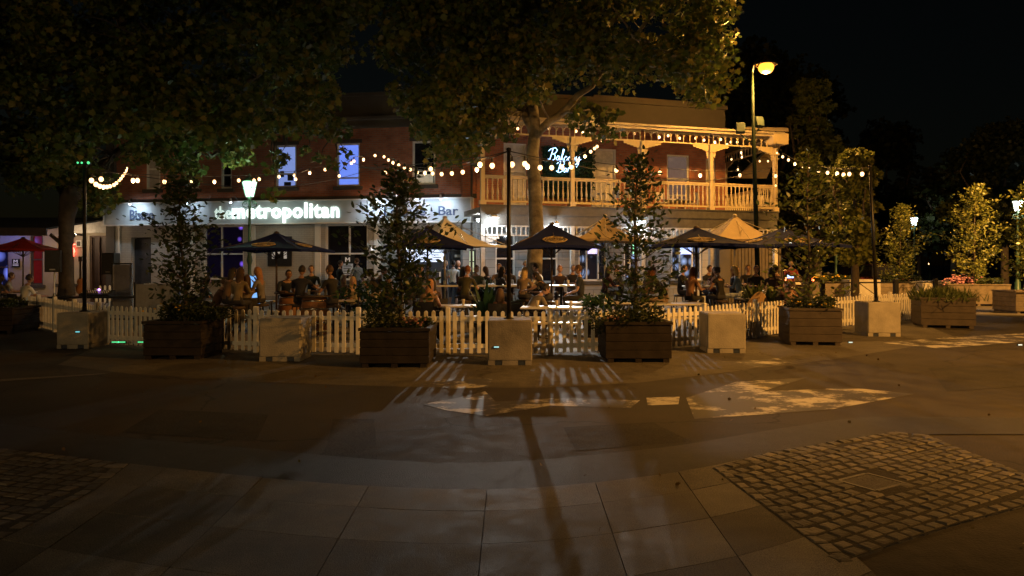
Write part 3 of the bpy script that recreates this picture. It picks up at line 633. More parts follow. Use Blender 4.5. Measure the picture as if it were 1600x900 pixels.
def balustrade(x0, x1, y0, y1, name='balustrade', par=hotel):
    m = MB(); L_ = math.hypot(x1 - x0, y1 - y0); n = max(2, round(L_ / .185))
    a_ = math.atan2(y1 - y0, x1 - x0); c = ((x0 + x1) / 2, (y0 + y1) / 2)
    m.box((c[0], c[1], 3.83), (L_, .08, .07), (0, 0, a_)); m.box((c[0], c[1], 4.70), (L_, .11, .06), (0, 0, a_), bev=.012); m.box((c[0], c[1], 4.64), (L_, .07, .05), (0, 0, a_))
    for k in range(n): t = (k + .5) / n; baluster(m, x0 + (x1 - x0) * t, y0 + (y1 - y0) * t, 3.86)
    return m.build(name, cream, par)
def frieze(x0, x1, y0, y1, zt=6.58, zb=6.2, par=hotel, brackets=True):
    m = MB(); L_ = math.hypot(x1 - x0, y1 - y0); a_ = math.atan2(y1 - y0, x1 - x0); c = ((x0 + x1) / 2, (y0 + y1) / 2); n = max(3, round(L_ / .27))
    m.box((c[0], c[1], zt), (L_, .07, .06), (0, 0, a_)); m.box((c[0], c[1], zb), (L_, .06, .05), (0, 0, a_)); 
    dx, dy = (x1 - x0) / L_, (y1 - y0) / L_
    for k in range(n + 1):
        t = k / n * (L_ - .04) + .02; m.box((x0 + dx * t, y0 + dy * t, (zt + zb) / 2), (.03, .03, zt - zb - .05), (0, 0, a_))
    for k in range(n):   # pointed arches
        t0 = (k + .06) / n * L_; t1 = (k + .94) / n * L_; r = (t1 - t0) / 2
        pts = [(x0 + dx * (t0 + r - r * math.cos(q)), y0 + dy * (t0 + r - r * math.cos(q)), zt - .17 + .13 * math.sin(q)) for q in np.linspace(0, math.pi, 7)]
        m.tube(pts, .018, 4)
    if brackets:
        for s in (0, 1):   # scalloped brackets at the posts
            for i_ in range(5):
                rr = .12 - .018 * i_; t = (.10 + i_ * .13) if s == 0 else L_ - (.10 + i_ * .13)
                m.box((x0 + dx * t, y0 + dy * t, zb - .02 - rr), (.13, .03, rr * 2.1), (0, 0, a_))
            for i_ in range(3):
                t = .08 if s == 0 else L_ - .08
                m.box((x0 + dx * t, y0 + dy * t, zb - .34 - i_ * .07), (.10 - .025 * i_, .028, .08), (0, 0, a_))
    return m.build('lace_frieze', cream, par)
px_ = [.07] + [t * WL for t in posts_t[1:]]; px_[-1] = WL - .07
for k in range(4):
    balustrade(px_[k] + .075, px_[k + 1] - .075, -2.74, -2.74); frieze(px_[k] + .075, px_[k + 1] - .075, -2.74, -2.74)
    # ground floor frieze: little picket fret
    m = MB(); xa, xb = px_[k] + .08, px_[k + 1] - .08; m.bb(xa, xb, -2.77, -2.71, 2.62, 2.67); m.bb(xa, xb, -2.77, -2.71, 2.94, 2.99)
    n = int((xb - xa) / .17)
    for i_ in range(n): xx = xa + (i_ + .5) * (xb - xa) / n; m.bb(xx - .02, xx + .02, -2.755, -2.725, 2.67, 2.94)
    for s in (0, 1):
        for i_ in range(4): xx = xa + .1 + i_ * .12 if s == 0 else xb - .1 - i_ * .12; m.bb(xx - .06, xx + .06, -2.752, -2.728, 2.60 - (.26 - .06 * i_), 2.61)
    m.build('ground_frieze', mat('greywhite_paint', (.45, .43, .39), .55), hotel)
balustrade(WL - .07, WL + .55, -2.66, 1.6, par=hotel); frieze(WL - .07, WL + .55, -2.66, 1.6)
m = post(WL + .55, 1.68, 0, 6.2); m.build('balcony_post', cream, hotel)
m = MB(); m.add([(x_end, -2.7, 3.42), (WL, -2.7, 3.42), (WL + .6, 1.7, 3.42), (x_end, 1.7, 3.42), (x_end, -2.7, 3.62), (WL, -2.7, 3.62), (WL + .6, 1.7, 3.62), (x_end, 1.7, 3.62)], [(0, 3, 2, 1), (4, 5, 6, 7), (0, 1, 5, 4), (1, 2, 6, 5), (2, 3, 7, 6)]); m.build('side_deck', mat('deck_board', (.25, .22, .18), .7), hotel)
# far side frieze seen through the balcony and sloping up with the side street
frieze(WL - 2.2, WL + .45, 1.7, 1.72, 5.5, 5.1, brackets=False)
# verandah roof and its fascia
m = MB(); t_ = .05
m.add([(-.15, -3.0, 6.72), (WL + .15, -3.0, 6.72), (WL - 2.2, 0, 7.25), (-.15, 0, 7.25), (-.15, -3.0, 6.66), (WL + .15, -3.0, 6.66), (WL - 2.2, 0, 7.19), (-.15, 0, 7.19)], [(0, 1, 2, 3), (7, 6, 5, 4), (0, 4, 5, 1), (1, 5, 6, 2), (3, 7, 4, 0)])
m.add([(WL + .15, -3.0, 6.721), (WL + .8, 1.8, 6.721), (WL - 2.2, 1.8, 7.251), (WL - 2.2, 0, 7.251)], [(0, 1, 2, 3)])
m.build('verandah_roof', roofiron, hotel)
m = MB(); m.bb(-.15, WL + .12, -3.02, -2.96, 6.58, 6.73); m.bb(-.18, WL + .16, -3.10, -3.0, 6.68, 6.76); m.bb(-.1, WL, -2.8, -2.7, 6.60, 6.66)
m.build('gutter', mat('gutter_paint', (.42, .36, .26), .5), hotel)
# corner gable
m = MB(); gx = WL
m.add([(gx - 1.9, -3.15, 6.78), (gx + .25, -3.15, 6.78), (gx + .95, -2.2, 7.15), (gx - .9, -2.0, 7.12)], [(0, 1, 2, 3)])
m.add([(gx + .2, -3.15, 6.74), (gx + .95, -2.2, 7.10), (gx + 1.75, .3, 5.4), (gx + .9, 1.4, 5.5), (gx + .45, -2.2, 6.5)], [(0, 1, 2, 3, 4)])
m.bb(gx - .4, gx + .28, -3.1, -2.6, 6.3, 6.73)
m.build('corner_gable', cream, hotel)
# balcony furniture
def bchair():
    r = thing('balcony_chair', 'pale cafe chair behind the balustrade', 'chair', group='chairs on the balcony')
    MB().bb(-.2, .2, -.2, .2, .43, .46, bev=.01).build('seat', whitep, r)
    MB().bb(-.2, .2, .18, .21, .6, .88, bev=.01).build('backrest', whitep, r)
    for sx in (-1, 1):
        for sy in (-1, 1): MB().bb(sx * .18 - .015, sx * .18 + .015, sy * .18 - .015, sy * .18 + .015, 0, .43 if sy < 0 else .86).build('leg', whitep, r)
    return r
def wloc(x, y, z=0): p = Matrix.Rotation(aW, 4, 'Z') @ Vector((x, y, 0)) + WO; return Vector((p.x, p.y, z))
bc = bchair(); first = True
for px, a_, l_ in [(935, 1, 'white cafe chair on the balcony below the closed pale blind'), (958, -1.4, 'white cafe chair on the balcony right of the closed pale blind'), (985, 2.6, 'white cafe chair on the balcony behind the third tree top'), (1035, .4, 'white cafe chair on the balcony left of the chandelier window'), (1080, -2.2, 'white cafe chair on the balcony right of the chandelier window'), (1190, .3, 'white cafe chair at the corner end of the balcony')]:
    p = wloc(wx(px, 1.2), -1.2, 3.62)
    if first: bc.location = p; bc.rotation_euler.z = a_; bc['label'] = l_; first = False
    else: dup(bc, p, a_, l_)
for px, l_ in [(946, 'small white table between two chairs on the balcony'), (1060, 'small white table before the chandelier window')]:
    p = wloc(wx(px, 1.6), -1.5, 3.62); t = thing('balcony_table', l_, 'table', p, aW)
    MB().lathe([(.001, .70), (.32, .70), (.32, .73), (.001, .73)], n=16).build('table_top', whitep, t); MB().lathe([(.2, 0), (.2, .02), (.025, .04), (.025, .70)], n=10).build('pedestal', whitep, t)
# green hedge wall and neon
gw = on(WO, aW, 'plant_wall', 'panel of artificial greenery behind the neon lettering on the balcony wall', 'plant wall', 0, 0, 0)
x0, x1 = wx(848), wx(925)
MB().bb(x0, x1, -.06, -.005, 4.3, 6.25).build('backing', mat('dark_green_backing', (.015, .025, .015), .9), gw)
n = 3500; lp = np.column_stack([rng.uniform(x0 - .05, x1 + .05, n), rng.uniform(-.2, -.06, n), rng.uniform(4.25, 6.3, n)])
lf_hedge = leafmat('hedge_leaf', [(.02, .05, .02), (.035, .08, .025), (.05, .09, .03)])
leaves('foliage', lp, .11, lf_hedge, 'oval', gw)
ns = on(WO, aW, 'neon_sign', 'blue white neon handwriting reading Balcony Bar on the greenery panel', 'neon sign', wx(856, .5), -.5, 0)
L1 = {'B': [[(.15, 0), (.38, 1)], [(0, .8), (.2, 1.0), (.6, 1.1), (.78, .9), (.62, .65), (.32, .55), (.6, .5), (.62, .15), (.35, -.02), (0, .12)]]}
word1 = L1['B'] + [[(.98, .38), (.85, .42), (.74, .15), (.82, 0), (.97, .15), (1.03, .4), (1.02, .08), (1.12, .05), (1.32, .6), (1.4, 1.0), (1.3, 1.02), (1.24, .4), (1.28, .03), (1.42, .1)],
    [(1.7, .35), (1.58, .42), (1.45, .2), (1.52, 0), (1.72, .1), (1.8, .25)], [(1.98, .42), (1.86, .3), (1.84, .06), (1.98, 0), (2.08, .2), (1.98, .42), (2.15, .36)], [(2.18, .42), (2.18, 0), (2.24, .28), (2.38, .42), (2.45, .3), (2.44, .05), (2.56, .06)],
    [(2.56, .42), (2.58, .12), (2.7, .05), (2.84, .42), (2.8, -.2), (2.66, -.48), (2.52, -.3), (3.0, .22)]]
word2 = [[(x * .9 + .85, y * .9 - .98) for x, y in s] for s in (L1['B'] + [[(.98, .38), (.85, .42), (.74, .15), (.82, 0), (.97, .15), (1.03, .4), (1.02, .08), (1.14, .08), (1.2, .45), (1.28, .48), (1.34, .38), (1.42, .42), (1.5, .1)]])]
neon = emat('neon_tube', (.35, .62, 1.0), 5); sc_ = (wx(907, .3) - wx(856, .3)) / 3.0
m = MB()
for s in word1 + word2: m.tube([(x * sc_ + y * .1 * sc_, 0, 5.66 + y * sc_) for x, y in s], .013, 6)
m.build('neon_tubing', neon, ns)
light('neon_light', 'POINT', ns.matrix_basis @ Vector((.75, -.3, 5.4)), 8, (.4, .7, 1), .3)
# round lamps under the balcony
def vlamp(px, py, off, e, label, flood=False, r=.12):
    # off metres in front of the wall
    x = wx(px, off); p = wloc(x, -off); z = CH - (py - HOR) / F * p.y
    l = thing('verandah_lamp', label, 'light', (p.x, p.y, z), aW, 'round lamps under the balcony')
    MB().lathe([(.001, .09), (.06, .09), (r, .03), (r * 1.05, .0)], n=14).build('shade', whitep, l)
    MB().tube([(0, 0, .09), (0, 0, max(.12, 3.38 - z))], .012, 6).build('stem', darkpaint, l)
    MB().ball((0, 0, -.01), (r * .9, r * .9, .05), 12).build('bulb', emat('white_lamp', (.85, .95, 1.0), 30), l)
    if e: light('verandah_light', 'POINT', (p.x, p.y - .02, z - .16), e, (.84, .93, 1.0), .05)
    return Vector((p.x, p.y, z))
v1 = vlamp(772, 340, 3.05, 60, 'large bright white lamp under the left end of the balcony', r=.17)
v2 = vlamp(869, 350, 3.05, 45, 'small white lamp under the balcony behind the tree trunk', r=.09)
v3 = vlamp(1003, 346, 3.05, 75, 'bright white lamp under the balcony behind the third planter tree', r=.14)
v4 = vlamp(1087, 350, 1.6, 55, 'small white lamp above the tan canopy under the balcony', r=.09)
for q, e in ((v1, 1500), (v2, 1900), (v3, 900)):
    light('flood_light', 'SPOT', (q.x, q.y - .12, q.z - .12), e, (.96, .93, .87), .035, aim=(q.x * .75 - .2, 12.0, -.0), size=50, blend=.9)
light('verandah_light', 'POINT', wloc(wx(747, 1.9), -2.1, 3.05), 90, COOL, .05)
s_ = thing('bug_lamp', 'tiny white lamp at the end of the sign board', 'light', wloc(wx(747, 1.8), -1.8, 3.2), aW)
MB().ball((0, 0, 0), .04, 8).build('bulb', emat('white_lamp', (.85, .95, 1.0), 30), s_); MB().bb(-.05, .05, -.03, .3, .03, .07).build('bracket', whitep, s_)
# timber-screened room under the corner
scr = MB(); 
for k in range(16): scr.bb(x_end + .1 + k * .17, x_end + .24 + k * .17, -.06, 0, 0, 3.0)
scr.build('timber_screen', mat('dark_timber', (.07, .055, .04), .8), hotel)
MB().bb(x_end - .5, x_end + .0, -.35, -.05, 0, 3.1).build('brick_pier', render_m, hotel)
# ---------- low annex on the left with a verandah
AO = at(-30, 0, 31.5); AO.z = 0; AE = at(182, 0, 31.2); AE.z = 0; AW = (AE - AO).length
an = thing('annex_building', 'low beige side building with a dark verandah roof left of the white wing', 'building', AO, 0)
axx = lambda px, y=31.5: (px - 800) / F * y - AO.x
beige = mat('beige_wall', (.42, .36, .27), .8, var=.15, scale=1.5, bump=.2)
aops = [(axx(47), axx(67), .75, 2.9), (axx(90), axx(116), .8, 2.85), (axx(140), axx(167), 0, 2.85), (axx(-28), axx(13), .6, 2.4)]
wall_open(0, AW, 0, 3.35, aops, 0, .3).build('wall', beige, an)
window(an, *aops[0], 0, mat('red_dark_glass', (.06, .01, .01), .2, emis=(.5, .02, .02), estr=.12), fm=render_m)
window(an, *aops[1], 0, purple, fm=mat('brown_frame', (.10, .06, .04), .6))
window(an, *aops[3], 0, bokehmat('blue_room_glass', (.02, .02, .05), (.2, .25, 1.0), 2.2, .6, 1.4), fm=mat('brown_frame', (.10, .06, .04), .6))
d = MB().bb(aops[2][0] + .05, aops[2][1] - .05, .15, .2, .01, 2.8).build('door', mat('brown_door', (.06, .035, .025), .5), an)
frame_of(aops[2][0], aops[2][1], 0.01, 2.85, .05, midx=[(aops[2][0] + aops[2][1]) / 2]).build('door_frame', mat('brown_frame', (.10, .06, .04), .6), d)
MB().bb(.1, AW, .5, 8, 0, 3.3).build('rear_block', beige, an)
m = MB(); m.add([(-3, -4.2, 2.95), (AW - 1.0, -3.4, 2.95), (AW - .2, 0, 3.55), (-3, 0, 3.55), (-3, -4.2, 3.02), (AW - 1.0, -3.4, 3.02), (AW - .2, 0, 3.62), (-3, 0, 3.62)], [(0, 1, 2, 3), (7, 6, 5, 4), (0, 4, 5, 1), (1, 5, 6, 2)]); m.build('verandah_roof', mat('old_roof_iron', (.05, .045, .04), .6), an)
m = MB(); m.box(((-3 + AW - 1) / 2, -3.85, 2.86), (AW + 2.1, .1, .3), (0, 0, .095)); m.build('fascia', mat('fascia_brown', (.07, .05, .045), .6), an)
MB().bb(AW - 2.2, AW + .1, -.5, -.4, 2.95, 3.5).build('end_fascia', mat('greywhite_paint', (.45, .43, .39), .55), an)
for x in (axx(98, 28.0) , ): 
    m = MB(); m.bb(x - .09, x + .09, -3.6, -3.42, 0, 2.75); m.bb(x - .14, x + .14, -3.65, -3.37, 2.45, 2.55); m.box((x + .28, -3.5, 2.6), (.5, .06, .12), (0, -.7, 0)); m.box((x - .28, -3.5, 2.6), (.5, .06, .12), (0, .7, 0)); m.build('verandah_post', mat('dark_timber', (.07, .055, .04), .8), an)
s_ = thing('wall_sign', 'small black sign with letter M and two text lines on the beige wall', 'sign', (AO.x + axx(27), 31.4, 0))
MB().bb(-.16, .16, 0, .04, 1.5, 1.85).build('panel', blk, s_); emblem(s_, 0, 1.68, .18, .14, -.004, wht)
MB().bb(-.12, .12, -.005, -.001, 1.62, 1.65).bb(-.12, .12, -.005, -.001, 1.56, 1.59).build('text_lines', wht, s_)
s_ = thing('wall_light', 'small bright warm light under the annex eave', 'light', at(117, 367, 31.0)); MB().ball((0, 0, 0), .05, 8).build('bulb', emat('warm_point', (1, .8, .5), 30), s_); MB().bb(-.06, .06, .02, .45, -.02, .05).build('bracket', darkpaint, s_)
light('annex_light', 'POINT', at(117, 370, 30.4), 25, (1, .72, .42), .1)
light('annex_light', 'POINT', at(40, 372, 29.5), 45, (1, .65, .42), .2)
light('blue_light', 'POINT', at(-2, 375, 30.6), 25, (.15, .2, 1), .2)
s_ = thing('neon_sign', 'small red neon sign glowing in the annex window', 'neon sign', at(115, 393, 31.42)); m = MB(); m.tube([(0, 0, -.2), (.02, 0, .1), (-.06, 0, .25), (.07, 0, .32)], .025, 6); m.tube([(-.05, 0, -.1), (.06, 0, .0), (-.03, 0, .15)], .025, 6); m.build('neon_tubing', emat('red_neon', (1, .06, .03), 8), s_)
s_ = thing('notice_box', 'square cream vent box high on the annex wall', 'vent', (AO.x + axx(126), 31.35, 0)); MB().bb(-.12, .12, 0, .12, 2.35, 2.65, bev=.01).build('box', whitep, s_); MB().bb(-.08, .08, -.006, -.001, 2.40, 2.60).build('grille', render_m, s_)
# ================================================================== TREES
bark = mat('plane_bark', (.12, .10, .075), .85, var=.55, scale=3.2, bump=.5, bscale=14, col2=(.20, .18, .13))
darkbark = mat('dark_bark', (.07, .055, .04), .9, var=.4, scale=5, bump=.6)
plane_leaf = leafmat('plane_leaf', [(.045, .08, .018), (.085, .125, .025), (.135, .155, .035), (.23, .19, .045)], trans=.35)
laurel_leaf = leafmat('laurel_leaf', [(.02, .036, .012), (.035, .055, .016), (.055, .075, .022)], trans=.18, rough=.38)
park_leaf = leafmat('park_leaf', [(.020, .028, .008), (.032, .044, .012), (.05, .055, .016)], trans=.3)
laurel_lit_bright = leafmat('laurel_leaf_lit_bright', [(.11, .14, .03), (.17, .19, .05), (.24, .24, .07)], trans=.3, rough=.4)  # brightest laurel copy: lamplight partly put into the leaf colour
laurel_lit = leafmat('laurel_leaf_lit', [(.06, .085, .02), (.10, .125, .03), (.15, .16, .04)], trans=.25, rough=.4)  # paler laurel copy, leaf colour raised for trees near the lamps
def bez(a, b, sag=0, n=7, wob=.0):
    a, b = Vector(a), Vector(b); out = []
    for i in range(n):
        t = i / (n - 1); p = a.lerp(b, t); p.z += sag * math.sin(math.pi * t)
        if 0 < i < n - 1: p += Vector((random.uniform(-wob, wob), random.uniform(-wob, wob), random.uniform(-wob, wob)))
        out.append(p)
    return out
def poly_blobs(poly, n, Yr, rr):
    xs = [p[0] for p in poly]; ys = [p[1] for p in poly]; out = []
    while len(out) < n:
        px, py = random.uniform(min(xs), max(xs)), random.uniform(min(ys), max(ys))
        if inside((px, py), poly): out.append((at(px, py, random.uniform(*Yr)), random.uniform(*rr)))
    return out
def big_tree(name, label, cat, base, trunk_pts, trunk_r, limbs, blobs, per, lsize, lm, bm, shape='lobed', group=None, twigs=True):
    root = thing(name, label, cat, base, 0, group); B = Vector(base)
    tm = MB(); tp = [Vector(p) - B for p in trunk_pts]; tm.tube(tp, trunk_r, 14)
    tops = []
    for lb in limbs:
        pts = [Vector(p) - B for p in lb[0]]
        fine = []
        for i in range(len(pts) - 1): fine += bez(pts[i], pts[i + 1], .1, 5, .05)[:-1]
        fine.append(pts[-1]); n = len(fine)
        tm.tube(fine, [lb[1] * (1 - .75 * i / (n - 1)) for i in range(n)], 8); tops += fine[2:]
    tops += tp[-3:]
    if twigs:
        br = MB()
        for c, r in blobs:
            c2 = c - B; q = min(tops, key=lambda p: (p - c2).length)
            if (q - c2).length < 5: br.tube(bez(q, c2, .15, 5, .08), [.035, .03, .022, .015, .006], 5, caps=False)
        br.build('branches', bm, root)
    tm.build('trunk', bm, root)
    P = []; 
    for c, r in blobs:
        k = int(per * (r / .6) ** 2); d = rng.normal(size=(k, 3)); d /= np.linalg.norm(d, axis=1)[:, None]
        rad = r * rng.uniform(.25, 1.0, k)[:, None] ** .6
        q = d * rad * np.array([1.15, 1.0, .75]); q[:, 2] -= .12 * (q[:, 0] ** 2 + q[:, 1] ** 2)
        P.append(np.array(c - B) + q)
    leaves('crown', np.concatenate(P), lsize, lm, shape, root, droop=.45)
    return root
# middle plane tree: its trunk stands between the umbrellas and the balcony
b1 = Vector((at(832, 0, 22).x, 22, 0))
T1 = [(585, -120), (1160, -120), (1145, 10), (1118, 60), (1122, 125), (1098, 165), (1050, 118), (985, 105), (965, 128), (905, 120), (870, 150), (800, 150), (770, 160), (755, 235), (710, 255), (662, 215), (640, 170), (600, 110), (615, 60)]
blobs1 = poly_blobs(T1, 235, (18.5, 25), (.45, .85)) + poly_blobs([(880, 175), (925, 135), (960, 185), (955, 215), (900, 205)], 13, (20.5, 22.5), (.26, .42)) + poly_blobs([(640, 160), (790, 150), (770, 215), (735, 250), (690, 240)], 22, (20, 24), (.35, .6)) + poly_blobs([(1040, 100), (1110, 95), (1105, 165), (1060, 125)], 10, (20, 22), (.35, .55)) + poly_blobs([(775, 190), (815, 170), (818, 218), (795, 222)], 4, (20.5, 22.), (.2, .3))
big_tree('plane_tree', 'tall plane tree with mottled trunk rising before the balcony, crown reaching over it', 'tree', b1,
         [at(833, 488, 22), at(833, 440, 22), at(838, 360, 22), at(836, 300, 22), at(832, 240, 22), at(836, 205, 22), at(828, 120, 22.2), at(822, 20, 22.4), at(815, -100, 22.5)],
         [.36, .26, .225, .205, .19, .18, .14, .10, .06],
         [([at(836, 215, 22), at(880, 175, 22), at(925, 135, 21.8), at(990, 60, 21.5), at(1060, -20, 21)], .13), ([at(834, 210, 22), at(800, 150, 22.3), at(740, 110, 22.5), at(680, 60, 22)], .14),
          ([at(830, 130, 22), at(860, 60, 23), at(930, -30, 23)], .11), ([at(826, 90, 22.2), at(770, 20, 21.5), at(700, -60, 21)], .11), ([at(880, 176, 22), at(910, 182, 21.6), at(940, 195, 21.4)], .06),
          ([at(990, 60, 21.5), at(1050, 90, 21.2), at(1085, 130, 21)], .05), ([at(740, 110, 22.5), at(715, 170, 22), at(700, 220, 22)], .05)],
         blobs1, 105, .165, plane_leaf, bark)
b2 = Vector((at(104, 0, 24).x, 24, 0))
T2 = [(-120, -120), (572, -120), (562, 50), (548, 110), (515, 150), (530, 178), (490, 195), (430, 190), (385, 205), (345, 200), (290, 225), (215, 215), (180, 225), (130, 230), (60, 265), (-40, 240), (-120, 250)]
blobs2 = poly_blobs(T2, 320, (18.5, 26), (.5, .9)) + poly_blobs([(445, 190), (545, 185), (560, 225), (530, 262), (480, 245)], 12, (21, 24), (.22, .42)) + poly_blobs([(200, 230), (400, 220), (380, 258), (300, 270), (225, 262)], 18, (22, 25), (.35, .55)) + poly_blobs([(110, 240), (165, 240), (172, 320), (130, 335)], 14, (21, 24), (.3, .5)) + poly_blobs([(20, 240), (110, 240), (90, 292), (40, 290)], 12, (21, 25), (.4, .6)) + poly_blobs([(425, 225), (450, 230), (430, 310), (412, 300)], 5, (21, 22.5), (.18, .28))
big_tree('plane_tree', 'huge dark plane tree filling the upper left, trunk before the annex verandah', 'tree', b2,
         [at(104, 480, 24), at(104, 440, 24), at(103, 380, 24), at(104, 340, 24), at(112, 300, 24), at(130, 250, 24), at(160, 170, 23.5), at(190, 60, 23), at(200, -60, 23)],
         [.3, .22, .2, .24, .34, .30, .24, .16, .1],
         [([at(112, 300, 24), at(180, 240, 23.5), at(280, 190, 23), at(400, 120, 23), at(500, 60, 23)], .17), ([at(108, 310, 24), at(50, 240, 24), at(0, 150, 24), at(-60, 60, 24)], .17), ([at(160, 170, 23.5), at(260, 80, 22), at(380, -40, 22)], .14),
          ([at(160, 170, 23.5), at(90, 60, 23), at(40, -60, 23)], .13), ([at(280, 190, 23), at(400, 210, 23), at(520, 215, 23.3)], .08), ([at(150, 200, 23.8), at(230, 225, 23.5), at(330, 245, 23.4)], .07)],
         blobs2, 100, .175, plane_leaf, darkbark)
# background trees on the right
def bg_tree(label, px, py_top, py_bot, Y, wpx, n, lsize, m=None, per=60, flat=False, kind='park_tree'):
    s = Y / F; base = Vector(((px - 800) * s, Y, 0)); top = CH - (py_top - HOR) * s; bot = max(.8, CH - (py_bot - HOR) * s); w = wpx * s / 2
    bl = []
    for _ in range(n):
        t = random.random(); a = random.uniform(0, 6.28); prof = math.sin(math.pi * min(.97, .12 + .85 * t)) ** .6
        rr = w * prof * math.sqrt(random.random()) * .86
        bl.append((base + Vector((math.cos(a) * rr, math.sin(a) * rr * .8, bot + (top - bot) * (.06 + .88 * t))), random.uniform(.16, .30) * w))
    H = bot + (top - bot) * .75
    big_tree(kind, label, 'tree', base, [base + Vector((0, 0, z)) for z in (0, H * .3, H * .6, H)], [.02 * H + .06, .018 * H + .04, .012 * H + .03, .03],
             [([base + Vector((0, 0, H * .35)), base + Vector((w * .5 * math.cos(a), w * .4 * math.sin(a), H * .62)), base + Vector((w * .8 * math.cos(a), w * .6 * math.sin(a), H * .85))], .012 * H + .02) for a in (0.4, 1.9, 3.3, 4.8)],
             bl, per * (.6 / max(.2, .23 * w)) ** 2, lsize, m or park_leaf, darkbark, 'lobed' if lsize > .12 else 'oval', 'trees behind and beside the building')
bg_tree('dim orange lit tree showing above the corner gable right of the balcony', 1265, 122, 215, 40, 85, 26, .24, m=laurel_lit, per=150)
bg_tree('low tree behind the slim pole at the fence corner, its leaves lit yellow', 1336, 222, 425, 23, 88, 60, .15, m=laurel_lit_bright, per=130)
bg_tree('dark rounded tree top hiding the trunk of the dim orange lit tree', 1278, 205, 400, 38, 150, 60, .3, per=110)
bg_tree('very dark wide tree behind the building corner', 1200, 60, 400, 62, 260, 90, .45, per=110)
bg_tree('very dark broad tree in the distance left of the pair of park lamps', 1385, 190, 410, 64, 190, 60, .42, per=100)
bg_tree('tall dark tree over the far park lamp', 1490, 230, 395, 52, 130, 60, .32, per=110)
bg_tree('large brown lit tree at the right edge behind the far planters', 1570, 190, 380, 40, 190, 80, .26, per=130)
bg_tree('small green lit tree beside the middle park lamp', 1436, 320, 400, 56, 70, 30, .25, per=100)
bg_tree('dark bushy tree low behind the far road at right', 1540, 300, 425, 60, 140, 45, .35, per=100)

# ================================================================== PLANTERS, BLOCKS, FENCE
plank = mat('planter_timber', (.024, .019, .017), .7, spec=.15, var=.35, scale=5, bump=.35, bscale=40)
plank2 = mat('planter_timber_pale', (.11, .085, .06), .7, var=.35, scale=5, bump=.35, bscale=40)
soil = mat('soil', (.03, .022, .015), .95, bump=.8)
def planter_geo(root, w, d, h, pm_):
    nb = 4; m = MB(); fh = .07
    for sy in (-1, 1):
        for k in range(nb):
            z0 = fh + k * (h - fh - .05) / nb; z1 = fh + (k + 1) * (h - fh - .05) / nb - .004
            m.bb(-w / 2, w / 2, sy * (d / 2 - .02) - .02, sy * (d / 2 - .02) + .02, z0, z1, bev=.006)
    for sx in (-1, 1):
        for k in range(nb):
            z0 = fh + k * (h - fh - .05) / nb; z1 = fh + (k + 1) * (h - fh - .05) / nb - .004
            m.bb(sx * (w / 2 - .02) - .018, sx * (w / 2 - .02) + .018, -d / 2 + .042, d / 2 - .042, z0, z1, bev=.006)
    m.build('side_boards', pm_, root)
    m = MB(); m.bb(-w / 2 - .02, w / 2 + .02, -d / 2 - .02, -d / 2 + .07, h - .045, h); m.bb(-w / 2 - .02, w / 2 + .02, d / 2 - .07, d / 2 + .02, h - .045, h)
    m.bb(-w / 2 - .02, -w / 2 + .07, -d / 2 + .072, d / 2 - .072, h - .045, h - .001); m.bb(w / 2 - .07, w / 2 + .02, -d / 2 + .072, d / 2 - .072, h - .045, h - .001); m.build('rim', pm_, root)
    m = MB(); m.bb(-w / 2 + .045, w / 2 - .045, -d / 2 + .045, d / 2 - .045, h - .16, h - .09); m.build('soil', soil, root)
    for sx in (-.42, 0, .42): MB().bb(sx * w - .05, sx * w + .05, -d / 2 + .01, d / 2 - .01, 0, fh).build('skid', pm_, root)
def foliage_cluster(root, pts_r, per, size, m, shape='oval', name='shrubs', droop=.1, squash=.8):
    P = []
    for c, r in pts_r:
        d = rng.normal(size=(per, 3)); d /= np.linalg.norm(d, axis=1)[:, None]; P.append(np.array(c) + d * (r * rng.uniform(.3, 1, per)[:, None] ** .5) * np.array([1, 1, squash]))
    return leaves(name, np.concatenate(P), size, m, shape, root, droop=droop)
pinkfl = mat('pink_petal', (.26, .12, .11), .7, var=.3, scale=30); yellowfl = mat('yellow_petal', (.6, .38, .04), .6, var=.2)
def flowers(root, n, c, spread, m, r=.025, name='flowers'):
    b = MB()
    for _ in range(n):
        p = Vector(c) + Vector((random.gauss(0, spread[0]), random.gauss(0, spread[1]), random.gauss(0, spread[2]))); b.ball(p, (r, r, r * .6), 6)
    return b.build(name, m, root)
planter_shrub = leafmat('planter_shrub_leaf', [(.02, .03, .01), (.035, .05, .015), (.05, .06, .02)], .2)
def make_planter(label, px, py, w, d, h, rz, pm_, shrubs, fl, name='planter_box', tree_=None):
    g = gnd(px, py); c = (g.x, g.y + d / 2 * math.cos(rz), 0)
    r = thing(name, label, 'planter', c, rz, 'timber planter boxes around the beer garden')
    planter_geo(r, w, d, h, pm_)
    return r, Vector(c)
